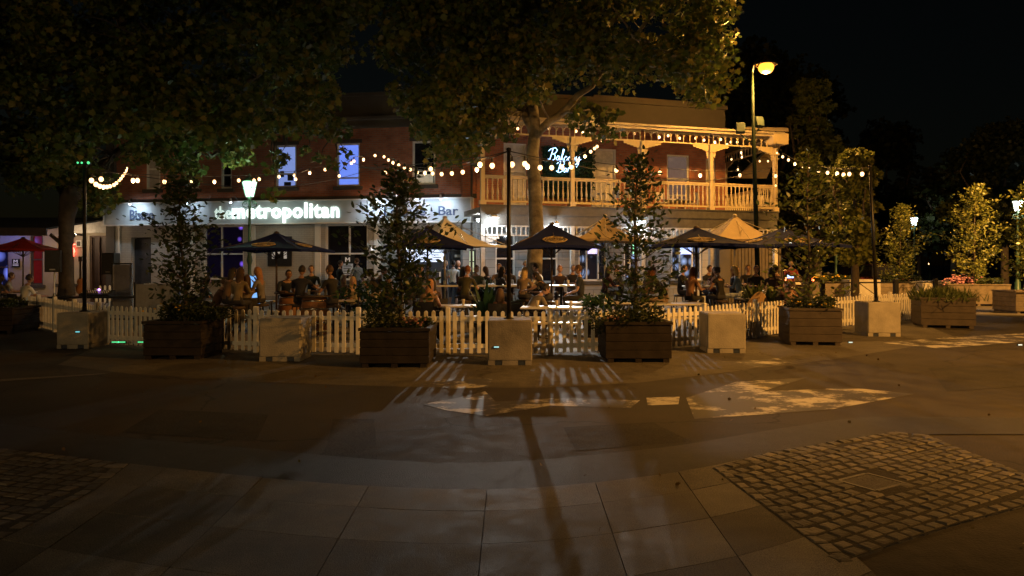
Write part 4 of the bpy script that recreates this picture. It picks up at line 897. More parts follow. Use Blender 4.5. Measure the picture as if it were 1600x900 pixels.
def plant_tree(label, c, px_axis, h0, top_px, bot_px, wpx, n, lsize, m=laurel_leaf, lean=0, fullbot=False, group='young evergreen trees growing in the planters', seedprof=.5, per=26):
    Y = c.y; s = Y / F; top = CH - (top_px - HOR) * s; bot = CH - (bot_px - HOR) * s; w = wpx * s / 2; x0 = (px_axis - 800) * s
    base = Vector((c.x, Y, h0 - .15)); root = thing('young_tree', label, 'tree', base, 0, group)
    topv = Vector((x0 - base.x, 0, top - base.z))
    tp = [Vector((topv.x * t + .03 * math.sin(7 * t), .03 * math.cos(5 * t) * t, topv.z * t)) for t in np.linspace(0, 1, 9)]
    m_ = MB(); m_.tube(tp, [.032 * (1 - .8 * t) + .004 for t in np.linspace(0, 1, 9)], 8)
    br = MB(); P = []; out = []
    for i in range(n):
        t = (i + .5) / n; z = (bot - base.z) + (top - bot) * t * .97
        prof = (min(1, .55 + .45 * t / seedprof) if t < seedprof else (1 - ((t - seedprof) / (1 - seedprof)) ** 1.6) ** .8) * .9 + .1
        a = i * 2.4 + random.uniform(-.5, .5); L_ = w * prof * random.choice([.4, .6, .8, .95, 1.1, 1.25]) * (1 + .25 * math.sin(i * 1.7))
        q0 = Vector((topv.x * min(1, z / topv.z), 0, max(.1, z - L_ * .45))); q1 = Vector((topv.x * min(1, z / topv.z) + math.cos(a) * L_, math.sin(a) * L_, z + L_ * .15))
        pts = bez(q0, q1, -.03, 6, .02); br.tube(pts, [.011, .009, .007, .005, .004, .003], 5, caps=False)
        for j in range(per):
            tt = random.random() ** .55; p = q0.lerp(q1, tt); sp = (.045 + .07 * tt) * max(1, lsize / .12)
            P.append((p.x + random.gauss(0, sp), p.y + random.gauss(0, sp), p.z + random.gauss(0, sp * .8))); out.append((math.cos(a) * .5, math.sin(a) * .5, .25))
    m_.build('trunk', darkbark, root); br.build('branches', darkbark, root)
    leaves('crown', P, lsize, m, 'oval', root, droop=-.1, outward=np.array(out)); return root
# name px(front centre) base w d h rz
p1, c1 = make_planter('black looking timber planter left of centre-left block, under the leftmost young tree', 269, 562, 1.0, 1.0, .66, 0, plank, 0, 0)
foliage_cluster(p1, [((random.uniform(-.4, .4), random.uniform(-.35, .35), .72 + random.uniform(0, .12)), .16) for _ in range(22)] + [((.45 + random.uniform(0, .3), random.uniform(-.3, .2), .78), .15) for _ in range(7)], 90, .06, planter_shrub)
flowers(p1, 14, (-.1, -.1, .88), (.25, .2, .03), yellowfl)
plant_tree('leafy young tree in the black leftmost planter, hiding part of the sign board', c1, 281, .66, 275, 478, 112, 60, .105, per=26)
p2, c2 = make_planter('black timber planter with pale pink flowers, nearest the middle of the fence', 616, 575, 1.1, 1.1, .63, 0, plank, 0, 0)
foliage_cluster(p2, [((random.uniform(-.45, 0), random.uniform(-.4, .3), .70 + random.uniform(0, .12)), .17) for _ in range(14)] + [((random.uniform(.1, .45), random.uniform(-.3, .3), .66), .12) for _ in range(8)], 90, .055, planter_shrub)
flowers(p2, 40, (.25, -.25, .72), (.12, .08, .035), pinkfl, .022)
plant_tree('bushy young tree in the black planter with pink flowers, dark against the white wing', c2, 622, .63, 262, 470, 134, 68, .11, per=27)
p3, c3 = make_planter('dark brown timber planter with trailing plants, just right of the fence middle', 998, 567, 1.1, 1.1, .68, 0, plank, 0, 0)
foliage_cluster(p3, [((random.uniform(-.55, .4), random.uniform(-.55, .3), .72 + random.uniform(-.05, .1)), .17) for _ in range(20)] + [((-.62, -.3, .55), .12), ((-.66, -.45, .68), .14), ((-.7, -.2, .8), .12)], 80, .06, planter_shrub)
flowers(p3, 18, (-.35, -.4, .74), (.08, .06, .03), pinkfl, .022)
plant_tree('slender tall young tree in the dark brown planter before the balcony', c3, 997, .68, 240, 485, 116, 62, .105, seedprof=.3, per=26)
p4, c4 = make_planter('brown timber planter on skids with yellow flowers, between two concrete blocks at right', 1280, 540, 1.02, 1.0, .75, R(-8), plank2 if False else mat('planter_timber_mid', (.045, .034, .027), .7, var=.35, scale=5, bump=.35, bscale=40), 0, 0)
foliage_cluster(p4, [((random.uniform(-.42, .42), random.uniform(-.4, .3), .78 + random.uniform(0, .1)), .15) for _ in range(18)], 90, .055, planter_shrub)
flowers(p4, 16, (-.15, -.25, .84), (.2, .12, .03), yellowfl)
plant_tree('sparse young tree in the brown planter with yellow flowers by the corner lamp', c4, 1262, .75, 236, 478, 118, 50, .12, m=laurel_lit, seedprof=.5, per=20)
p5, c5 = make_planter('wide brown timber planter with low grassy plants and no tree, beside the fence end', 1492, 513, 1.25, 1.15, .78, R(-17), mat('planter_timber_mid', (.045, .034, .027)), 0, 0)
tp_ = leaves('grass_tufts', np.column_stack([rng.normal(0, .3, 900), rng.normal(0, .3, 900), np.full(900, .69)]), .34, leafmat('grass_leaf', [(.05, .07, .02), (.08, .10, .03)], .2), 'blade', p5, droop=-1.6)
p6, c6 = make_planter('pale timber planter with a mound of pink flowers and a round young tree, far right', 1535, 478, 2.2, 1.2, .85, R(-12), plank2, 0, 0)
foliage_cluster(p6, [((random.uniform(.2, 1), random.uniform(-.4, .3), .95), .2) for _ in range(12)], 60, .09, planter_shrub); flowers(p6, 160, (-.55, -.2, 1.0), (.28, .2, .09), mat('mauve_petal', (.35, .16, .22), .7, var=.3), .045)
plant_tree('round crowned young tree lit orange in the pale far planter with pink flowers', c6 + Vector((0, .0, 0)), 1525, .85, 288, 430, 78, 64, .12, m=laurel_lit_bright, seedprof=.45, per=40)
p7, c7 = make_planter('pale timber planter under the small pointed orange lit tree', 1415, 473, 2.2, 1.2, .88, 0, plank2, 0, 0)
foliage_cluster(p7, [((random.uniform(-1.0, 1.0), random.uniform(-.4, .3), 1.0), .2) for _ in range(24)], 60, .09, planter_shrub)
plant_tree('small pointed young tree lit bright yellow orange in the far middle planter', c7, 1410, .95, 318, 435, 62, 60, .12, m=laurel_lit_bright, seedprof=.3, per=40)
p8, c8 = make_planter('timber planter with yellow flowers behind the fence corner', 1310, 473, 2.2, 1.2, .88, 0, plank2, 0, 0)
foliage_cluster(p8, [((random.uniform(-1.0, 1.0), random.uniform(-.4, .3), 1.0), .2) for _ in range(20)], 60, .09, planter_shrub); flowers(p8, 20, (-.4, -.3, 1.1), (.4, .1, .04), yellowfl, .05)
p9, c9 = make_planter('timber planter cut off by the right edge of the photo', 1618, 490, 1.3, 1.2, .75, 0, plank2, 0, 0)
plant_tree('leafy young tree at the very right edge before the tall park lamp', c9, 1625, .75, 270, 430, 90, 60, .13, m=laurel_lit, per=36)
# concrete blocks with fork pockets
conc = mat('block_concrete', (.30, .28, .245), .85, var=.22, scale=3.0, bump=.35, bscale=45)
def block(label, px, py, w, h, rz=0, d=None, col=None, cat='concrete block', pm_=None):
    d = d or w; g = gnd(px, py); r = thing('concrete_block', label, cat, (g.x, g.y + d / 2, 0), rz, 'concrete blocks along the fence')
    m = MB(); fh = .07
    m.box((0, 0, (h + fh) / 2), (w, d, h - fh), bev=.02)
    m.bb(-w / 2 + .004, -.26 * w - .06, -d / 2 + .004, d / 2 - .004, 0, fh + .01); m.bb(-.26 * w + .06, .26 * w - .06, -d / 2 + .004, d / 2 - .004, 0, fh + .01); m.bb(.26 * w + .06, w / 2 - .004, -d / 2 + .004, d / 2 - .004, 0, fh + .01)
    m.build('body', col or conc, r)
    p = MB()
    for sx in (-.26, .26): p.bb(sx * w - .055, sx * w + .055, -d / 2 + .01, -d / 2 + .05, .004, fh - .004)
    p.build('pocket_shade', mat('pocket_shade_blue', (.02, .03, .06), .6), r)  # dark boxes in the fork pockets stand in for their shade
    return Vector((g.x, g.y + d / 2, h))
blk1 = block('weathered concrete block holding the leftmost string light pole', 113, 545, .62, .70, R(0), .75)
blk2 = block('plain concrete block left of the middle, no pole on it', 437, 565, .70, .73, R(0), .7)
blk3 = block('dark stained concrete block holding the middle string light pole', 797, 571, .72, .73, 0, .72, mat('block_concrete_stained', (.20, .185, .17), .85, var=.5, scale=1.6, bump=.35, bscale=45))
blk4 = block('clean cream concrete block lit orange, right of the third young tree', 1137, 552, .70, .73, R(-3), .75)
blk5 = block('grey concrete block holding the rightmost string light pole', 1384, 526, .72, .77, R(-4), .8)
block('pale concrete block behind the fence, between the two far planters', 1466, 474, 1.3, .92, 0, 1.0)
block('pale concrete block behind the rightmost string light pole', 1352, 474, 1.3, .98, 0, 1.0)
# slim string light poles standing on the blocks
black = mat('black_steel', (.02, .02, .02), .4, metal=.6)
def slim_pole(label, bl, px, top, lean=(0, 0)):
    Y = bl.y; b = Vector(((px - 800) / F * Y, Y, bl.z)); r = thing('light_pole', label, 'pole', b, 0, 'slim black poles for the string lights')
    H = CH - (top - HOR) / F * Y - b.z
    m = MB(); m.tube([(0, 0, 0), (lean[0] * .5, 0, H * .5), (lean[0], 0, H)], [.04, .036, .033], 10); m.build('pole', black, r)
    MB().lathe([(.09, 0), (.09, .012), (.045, .03), (.045, .1)], n=12).build('base_plate', black, r)
    MB().lathe([(.034, H), (.045, H + .02), (.04, H + .05), (.001, H + .06)], (lean[0], 0, 0), n=10).build('cap', black, r)
    return b + Vector((lean[0], 0, H))
t1 = slim_pole('slim black pole with green laser lights on top, at the left end of the fence', blk1, 132, 262)
t2 = slim_pole('slim black pole standing on the stained block at the middle of the fence', blk3, 795, 236)
t3 = slim_pole('slim black pole standing on the grey block at the right of the fence', blk5, 1369, 262, (-.14, 0))
ls = thing('laser_projector', 'small green laser lights clipped on top of the left pole', 'light', t1 + Vector((0, 0, .07)))
m = MB(); m.bb(-.12, .12, -.04, .04, -.02, .04, bev=.01); m.build('housing', black, ls)
for x_, r_ in ((-.1, .022), (-.02, .022), (.11, .03)): MB().ball((x_, -.06, .02), r_, 6).build('lens', emat('green_led', (.05, 1, .35), 1.0), ls)
# picket fence
fencew = mat('fence_paint', (.72, .70, .65), .6, var=.12, scale=5, bump=.15)
def resample(pts, step):
    out = [pts[0]]; 
    for a, b in zip(pts[:-1], pts[1:]):
        L_ = (b - a).length; n = max(1, round(L_ / step))
        for i in range(1, n + 1): out.append(a.lerp(b, i / n))
    return out
def fence_panel(a, b, label, group, h=.80, last=False):
    L_ = (b - a).length; r = thing('picket_fence_panel', label, 'fence', a, math.atan2(b.y - a.y, b.x - a.x), group)
    m = MB(); n = max(3, round((L_ - .1) / .145)); 
    for k in range(n):
        x = .05 + (k + .5) * (L_ - .1) / n + random.uniform(-.006, .006); w = .034; hh = h + random.uniform(-.008, .008)
        pr = [(x - w, .04), (x + w, .04), (x + w, hh - .035), (x + w * .7, hh - .012), (x, hh), (x - w * .7, hh - .012), (x - w, hh - .035)]
        m.prism(pr, .0, .018, M=Matrix.Rotation(random.uniform(-.006, .006), 4, 'Y') @ Matrix.Translation((0, -.012, 0)) @ Matrix.Rotation(R(90), 4, 'X'))
    m.build('picket_panel', fencew, r)
    for z in (.13, .62): MB().bb(.045, L_ - .045, -.010, .022, z, z + .075).build('rail', fencew, r)
    MB().box((0, 0, .43), (.085, .085, .86), bev=.012).build('post', fencew, r)
    if last: MB().box((L_, 0, .43), (.085, .085, .86), bev=.012).build('post', fencew, r)
    return r
FP = resample(FL, 1.9)
near = ['first from the left end, angled towards the street', 'second from the left end, beside the weathered block', 'third from the left, behind the weathered block', 'fourth from the left, beside the leftmost planter', 'fifth from the left, behind the leftmost planter',
        'sixth from the left, right of the leftmost planter', 'seventh from the left, behind the plain block', 'eighth from the left, under the dark umbrella man', 'ninth from the left, behind the pink flower planter', 'tenth from the left, with its shadow striping the road',
        'eleventh from the left, behind the middle pole block', 'twelfth from the left, left of the trailing plant planter', 'thirteenth from the left, behind the trailing plant planter', 'fourteenth from the left, left of the cream block']
words = ['first', 'second', 'third', 'fourth', 'fifth', 'sixth', 'seventh', 'eighth', 'ninth', 'tenth', 'eleventh', 'twelfth', 'thirteenth', 'fourteenth', 'fifteenth', 'sixteenth', 'seventeenth', 'eighteenth', 'nineteenth', 'twentieth']
marks = [(113, 'the weathered concrete block'), (269, 'the leftmost planter'), (437, 'the plain concrete block'), (616, 'the pink flower planter'), (797, 'the middle pole'), (998, 'the trailing plant planter'), (1137, 'the cream block'), (1262, 'the yellow flower planter'), (1384, 'the grey pole block'), (1485, 'the grassy planter')]
for i in range(len(FP) - 1):
    mid = (FP[i] + FP[i + 1]) / 2; px = 800 + mid.x / mid.y * F; mk = min(marks, key=lambda q: abs(q[0] - px))
    rel = 'behind' if abs(mk[0] - px) < 35 else ('left of' if px < mk[0] else 'right of')
    fence_panel(FP[i], FP[i + 1], f'white picket fence panel {rel} {mk[1]}, {words[i]} from the left', 'white picket fence panels along the street', last=(i == len(FP) - 2))
IN = [at(150, 0, 23.5), at(212, 0, 24.5), at(236, 0, 26.5)]
for q in IN: q.z = 0
for i, l_ in ((0, 'white picket fence panel inside the garden, before the silver banner stand'), (1, 'white picket fence panel inside the garden, turning towards the dark pub door')): fence_panel(IN[i], IN[i + 1], l_, 'inner white picket fence panels', h=.95)
# steel crowd rail behind the right corner of the fence
rr = [at(1285, 0, 25), at(1400, 0, 25.5), at(1462, 0, 26)]
for i in range(2):
    a, b = rr[i], rr[i + 1]; a.z = b.z = 0
    r = thing('steel_rail', ['black steel cross braced rail behind the grey pole block', 'black steel cross braced rail left of the grassy planter'][i], 'railing', a, math.atan2(b.y - a.y, b.x - a.x), 'steel rails behind the fence'); L_ = (b - a).length
    MB().tube([(0, 0, 1.0), (L_, 0, 1.0)], .025, 8).build('top_rail', black, r)
    MB().tube([(.05, 0, .1), (L_ / 2, 0, .97), (L_ - .05, 0, .1)], .015, 6).build('brace', black, r)
    for x in (0, L_ - .02): MB().bb(x - .08, x + .08, -.06, .06, 0, 1.12, bev=.02).build('post', black, r)
# small glowing markers
led = emat('cyan_led', (.1, .75, .85), .9)
def stud(p, label, m=led, w=.08, d=.03, h=.02, name='led_marker'):
    r = thing(name, label, 'light', p, 0, 'small glowing markers'); MB().bb(-w / 2 - .008, w / 2 + .008, 0, d, -h / 2 - .006, h / 2 + .006).build('housing', black, r); MB().bb(-w / 2, w / 2, -.006, -.001, -h / 2, h / 2).build('lens', m, r)
stud((blk1.x + .11, blk1.y - .385, .33), 'cyan glowing marker on the front of the weathered block'); stud((blk3.x - .22, blk3.y - .375, .30), 'cyan glowing marker on the stained block with the middle pole')
stud(gnd(748, 549) + Vector((0, 0, .1)), 'cyan glowing marker behind the pickets left of the middle block'); stud(gnd(1329, 536) + Vector((0, 0, .015)), 'cyan glowing marker on the ground left of the grey block'); stud(gnd(1594, 540) + Vector((0, 0, .015)), 'cyan glowing marker on the road at the right edge')
green = emat('green_led', (.05, 1, .35), 1.0)
for px, l_ in ((176, 'left green strip light at the foot of the fence'), (186, 'green strip light at the foot of the fence, between two others'), (217, 'right green strip light at the foot of the fence')): stud(gnd(px, 545) + Vector((0, .1, .12)), l_, green, .14, name='strip_light')

# ================================================================== LAMPS
lampdark = mat('lamp_green_paint', (.03, .07, .045), .45, metal=.2)
sod_em = emat('sodium_bulb', (1.0, .37, .03), 3.0, .02)
pb = Vector((at(1184, 0, 24.6).x, 24.6, 0)); ptop = at(1175, 112, 24.3)
r = thing('street_lamp', 'tall green painted street lamp with a glowing orange sodium head before the balcony corner', 'street lamp', pb)
q = ptop - pb; m = MB(); m.tube([(0, 0, 0), (0, 0, 1.2)], [.12, .10], 12); m.tube([(0, 0, 1.2), (q.x * .5, q.y * .5, q.z * .55), (q.x, q.y, q.z)], [.085, .07, .045], 12); m.build('pole', mat('pole_paint_black_green', (.005, .010, .005), .6, spec=.08), r)
hq = lampA - pb; m = MB(); m.tube([q + Vector((0, 0, -.1)), q + Vector((.05, 0, .25)), hq + Vector((-.05, 0, .3))], [.04, .035, .03], 8); m.build('arm', black, r)
MB().lathe([(.001, .32), (.05, .3), (.10, .18), (.30, .05), (.37, .0), (.36, -.02), (.33, .0), (.2, .02)], hq, 18).build('reflector', mat('lamp_reflector', (.03, .02, .012), .5, spec=.1), r)
MB().ball(hq + Vector((0, 0, -.10)), (.25, .25, .20), 14).ball(hq + Vector((-.3, -.0, .0)), (.03, .03, .02), 6).build('bulb', sod_em, r)
for dx, dz, l_ in ((-.42, 6.15, 'dark floodlight on the left side of the street lamp pole'), (.2, 6.35, 'green floodlight on the right side of the street lamp pole')):
    s_ = thing('floodlight', l_, 'light', pb + Vector((q.x * .7 + dx, -.15, dz)), R(20 if dx > 0 else -15)); MB().box((0, 0, 0), (.30, .18, .36), (R(-15), 0, 0), bev=.03).build('housing', mat('pole_green_dark', (.018, .035, .02)), s_); MB().tube([(0, 0, -.2), (-dx * .6, .1, -.42), (-dx, .1, -.45)], .025, 6).build('bracket', lampdark, s_)

def lantern(label, px, top, Y, s=1.0, e=120, col=(.75, 1, .85), est=1.7, H=None, emn='mint_lantern', ecol=(.50, 1.0, .70)):
    b = Vector((at(px, 0, Y).x, Y, 0)); H = H or (CH - (top - HOR) / F * Y); r = thing('park_lamp', label, 'street lamp', b, 0, 'old style lantern posts')
    lh = .62 * s; z0 = H - lh - .12 * s
    MB().lathe([(.17, 0), (.17, .25), (.13, .3), (.12, .8), (.08, .9), (.07, 1.1), (.10, 1.15), (.06, 1.25), (.055, 1.6), (.095, 1.75), (.06, 1.95), (.10, 2.1), (.055, 2.2), (.04, z0 - .35), (.065, z0 - .3), (.04, z0 - .25), (.035, z0 - .1), (.1 * s, z0)], n=12).build('post', lampdark, r)
    m = MB()
    for sx in (-1, 1):
        m.tube([(sx * (.03 + .20 * math.sin(t)), 0, z0 - .12 - .22 * (1 - math.cos(t)) / 2) for t in np.linspace(0, 2.9, 9)], .014, 5)
        m.tube([(sx * (.14 + .05 * math.cos(t)), 0, z0 - .17 + .05 * math.sin(t)) for t in np.linspace(0, 6.2, 9)], .011, 5)
    m.build('scroll_bracket', lampdark, r)
    MB().lathe([(.13 * s, z0 + .02), (.24 * s, z0 + lh * .78)], n=6, smooth=False).build('glass', emat(emn, ecol, est), r)
    m = MB()
    for k in range(6):
        a = k * math.pi / 3; m.tube([(.137 * s * math.cos(a), .137 * s * math.sin(a), z0), (.248 * s * math.cos(a), .248 * s * math.sin(a), z0 + lh * .8)], .012, 4)
    m.lathe([(.27 * s, z0 + lh * .78), (.27 * s, z0 + lh * .82), (.10 * s, z0 + lh * 1.03), (.05 * s, z0 + lh * 1.05), (.03, z0 + lh * 1.2), (.001, z0 + lh * 1.24)], n=6, smooth=False); m.build('lantern_frame', lampdark, r)
    if e: light('lantern_light', 'POINT', b + Vector((0, -.36 * s, z0 + lh * .5)), e, col, .12)
lantern('ornate green lantern post glowing mint before the white wing sign', 390, 272, 23.5, 1.0, 75, (.62, 1, .72))
lantern('white glowing lantern post behind the sparse young tree', 1306, 318, 38, 1.05, 160, (.9, 1, .95), 4, emn='white_lantern', ecol=(.8, .95, .95))
lantern('white glowing lantern post right of the pointed orange tree', 1428, 334, 50, 1.1, 120, (.85, 1, .9), 4, emn='white_lantern', ecol=(.8, .95, .95))
lantern('distant bluish lantern post between the two far young trees', 1453, 353, 64, 1.0, 60, (.6, .75, 1), 4, emn='blue_lantern', ecol=(.45, .6, 1.0))
lantern('tall bright lantern post at the right edge of the park', 1590, 306, 33, .95, 160, (.9, 1, .95), 4, emn='white_lantern', ecol=(.8, .95, .95))

# ================================================================== STRING LIGHTS
bulbm = emat('festoon_bulb', (1.0, .56, .24), 4.0); cab = mat('cable', (.05, .045, .04), .6)
WLIT = []
def string(label, pts, bulbs, r=.046, group='festoon string lights', cr=.008):
    # pts: cable control points in the world; bulbs: list of world points near the cable
    o = Vector(pts[0]); root = thing('string_lights', label, 'string lights', o, 0, group)
    MB().tube([Vector(p) - o for p in pts], cr, 4).build('cable', cab, root)
    me = None; nb_ = 0
    for b in bulbs:
        if me is None:
            x = MB().ball((0, 0, 0), (r, r, r * 1.15), 8).build('bulb', bulbm, root); me = x
            so = MB().lathe([(.018, .03), (.02, .12), (.012, .15)], n=6).build('socket', cab, x); x.location = Vector(b) - o
        else:
            c = me.copy(); C.objects.link(c); c.location = Vector(b) - o; nb_ += 1
            if nb_ % 5 == 2: light('bulb_light', 'POINT', Vector(b) + Vector((0, -.03, -.09)), 9, (1.0, .60, .28), .04)
            c2 = so.copy(); C.objects.link(c2); c2.parent = c
    return root
def run(P, Y0, Y1, x0=None, x1=None):   # photo pixels -> points with depth going from Y0 to Y1
    x0 = P[0][0] if x0 is None else x0; x1 = P[-1][0] if x1 is None else x1; out = []
    for px, py in P:
        t = (px - x0) / (x1 - x0) if x1 != x0 else 0
        out.append(at(px, py, 1 / ((1 - t) / Y0 + t / Y1)))
    return out
def cable_from(pts, start=None, end=None, dz=.14):
    c = [p + Vector((0, 0, dz)) for p in pts]
    if start is not None: c = [Vector(start)] + c
    if end is not None: c = c + [Vector(end)]
    return c
A = run([(150, 288), (156, 291), (162, 292), (167, 292), (172, 291), (178, 289), (182, 286), (186, 283), (189, 279), (192, 275), (195, 271), (197, 267), (198, 263)], 15, 29)
string('deep sagging string of bulbs from the left pole up to the building', cable_from(A, t1, at(200, 255, 30)), A)
B1 = run([(143, 282), (158, 280), (208, 282), (215, 282), (257, 284), (272, 283), (298, 285), (335, 284), (373, 282), (397, 282), (436, 276), (460, 274)], 14.6, 24)
string('long sparse string of bulbs from the left pole past the mint lantern', cable_from(B1, t1, at(475, 262, 27)), B1)
B2 = run([(405, 280), (462, 280), (484, 270), (508, 265), (530, 275), (549, 255), (553, 252), (568, 249), (586, 243)], 22, 26)
string('string of bulbs crossing the blue window towards the brick wall', cable_from(B2, at(392, 278, 21.8), at(596, 238, 26.5)), B2)
B3 = run([(600, 245), (607, 250), (614, 254), (623, 258), (632, 262), (641, 265), (652, 269), (664, 270), (676, 271), (690, 272), (706, 271), (723, 269), (745, 265)], 26.5, 14, 600, 792)
string('dense sagging string of bulbs from the brick wall to the middle pole', cable_from(B3, at(590, 238, 28), t2), B3)
B4 = run([(602, 270), (673, 264), (750, 257), (769, 259)], 20, 12.8, 602, 792)
string('sparse string of bulbs meeting the middle pole from the left', cable_from(B4, at(560, 262, 22), t2), B4)
B5 = run([(800, 257), (820, 256), (824, 260), (844, 262), (862, 262), (878, 261), (893, 261)], 12.8, 20, 800, 960)
string('string of bulbs running right from the middle pole past the tree trunk', cable_from(B5, t2, at(903, 251, 20)), B5)
B6 = run([(891, 256), (903, 251), (914, 244), (923, 237), (929, 232), (933, 229), (941, 220), (949, 210)], 20, 25.5)
string('string of bulbs climbing right from the neon sign to the balcony frieze', cable_from(B6, at(893, 254, 19.5), at(958, 200, 26)), B6)
B7 = run([(963, 266), (1031, 270), (1094, 274), (1156, 274), (1212, 275)], 20, 27, 963, 1212)
string('widely spaced string of bulbs in front of the balcony railing', cable_from(B7, at(903, 250, 19.5), at(1216, 262, 28)), B7, r=.055)
B8 = run([(1223, 245), (1232, 250), (1242, 256), (1253, 260), (1265, 264), (1279, 267), (1293, 270), (1308, 271), (1318, 273), (1327, 272), (1347, 272)], 27.5, 16.8)
string('string of bulbs sagging from the balcony corner to the right pole', cable_from(B8, at(1215, 225, 28.7), t3), B8)
fb = [(763, 200), (773, 202), (783, 203), (809, 201), (844, 203), (858, 201), (900, 205), (911, 206), (922, 206), (952, 205), (958, 211), (991, 209), (1030, 214), (1044, 212), (1062, 216), (1087, 216), (1100, 219), (1117, 222), (1126, 218), (1136, 226), (1142, 222), (1152, 222)]
Fb = []
for px, py in fb:
    t = along(px, WA, uW, -.25); p = WA + uW * t + Vector((-uW.y, uW.x, 0)) * .25; Fb.append(Vector((p.x, p.y, CH - (py - HOR) / F * p.y)))
string('string of bulbs hung inside the lace frieze of the balcony', cable_from(Fb, wloc(.2, -2.45, 6.4)), Fb)
ib = [(1143, 249), (1153, 265), (1158, 238), (1159, 246), (1178, 266), (1187, 252), (1200, 252)]
Ib = [at(px, py, 29.6) for px, py in ib]
string('loose string of small bulbs deep inside the right end of the balcony', cable_from(Ib, at(1130, 245, 29.6)), Ib, r=.035)
B9 = run([(1214, 239), (1212, 290)], 28.2, 28.2)
string('two small bulbs hanging down the corner balcony post', cable_from(B9, at(1213, 222, 28.3)), B9, r=.035)
# plain wires between the poles and the wall
for l_, a, b, sag in [('thin dark wire from the middle pole to the brick wing', t2, at(540, 250, 27.5), -.4), ('thin dark wire from the middle pole to the corner post of the balcony', t2, at(1205, 262, 28.2), -.5), ('thin dark wire from the left pole to the white wing', t1, at(600, 258, 28), -.6)]:
    pts = bez(a, b, sag, 14); o = pts[0]; w = MB().tube([p - o for p in pts], .009, 4).build('overhead_wire', cab); w.location = o; tag(w, l_, 'wire', 'thin overhead wires')
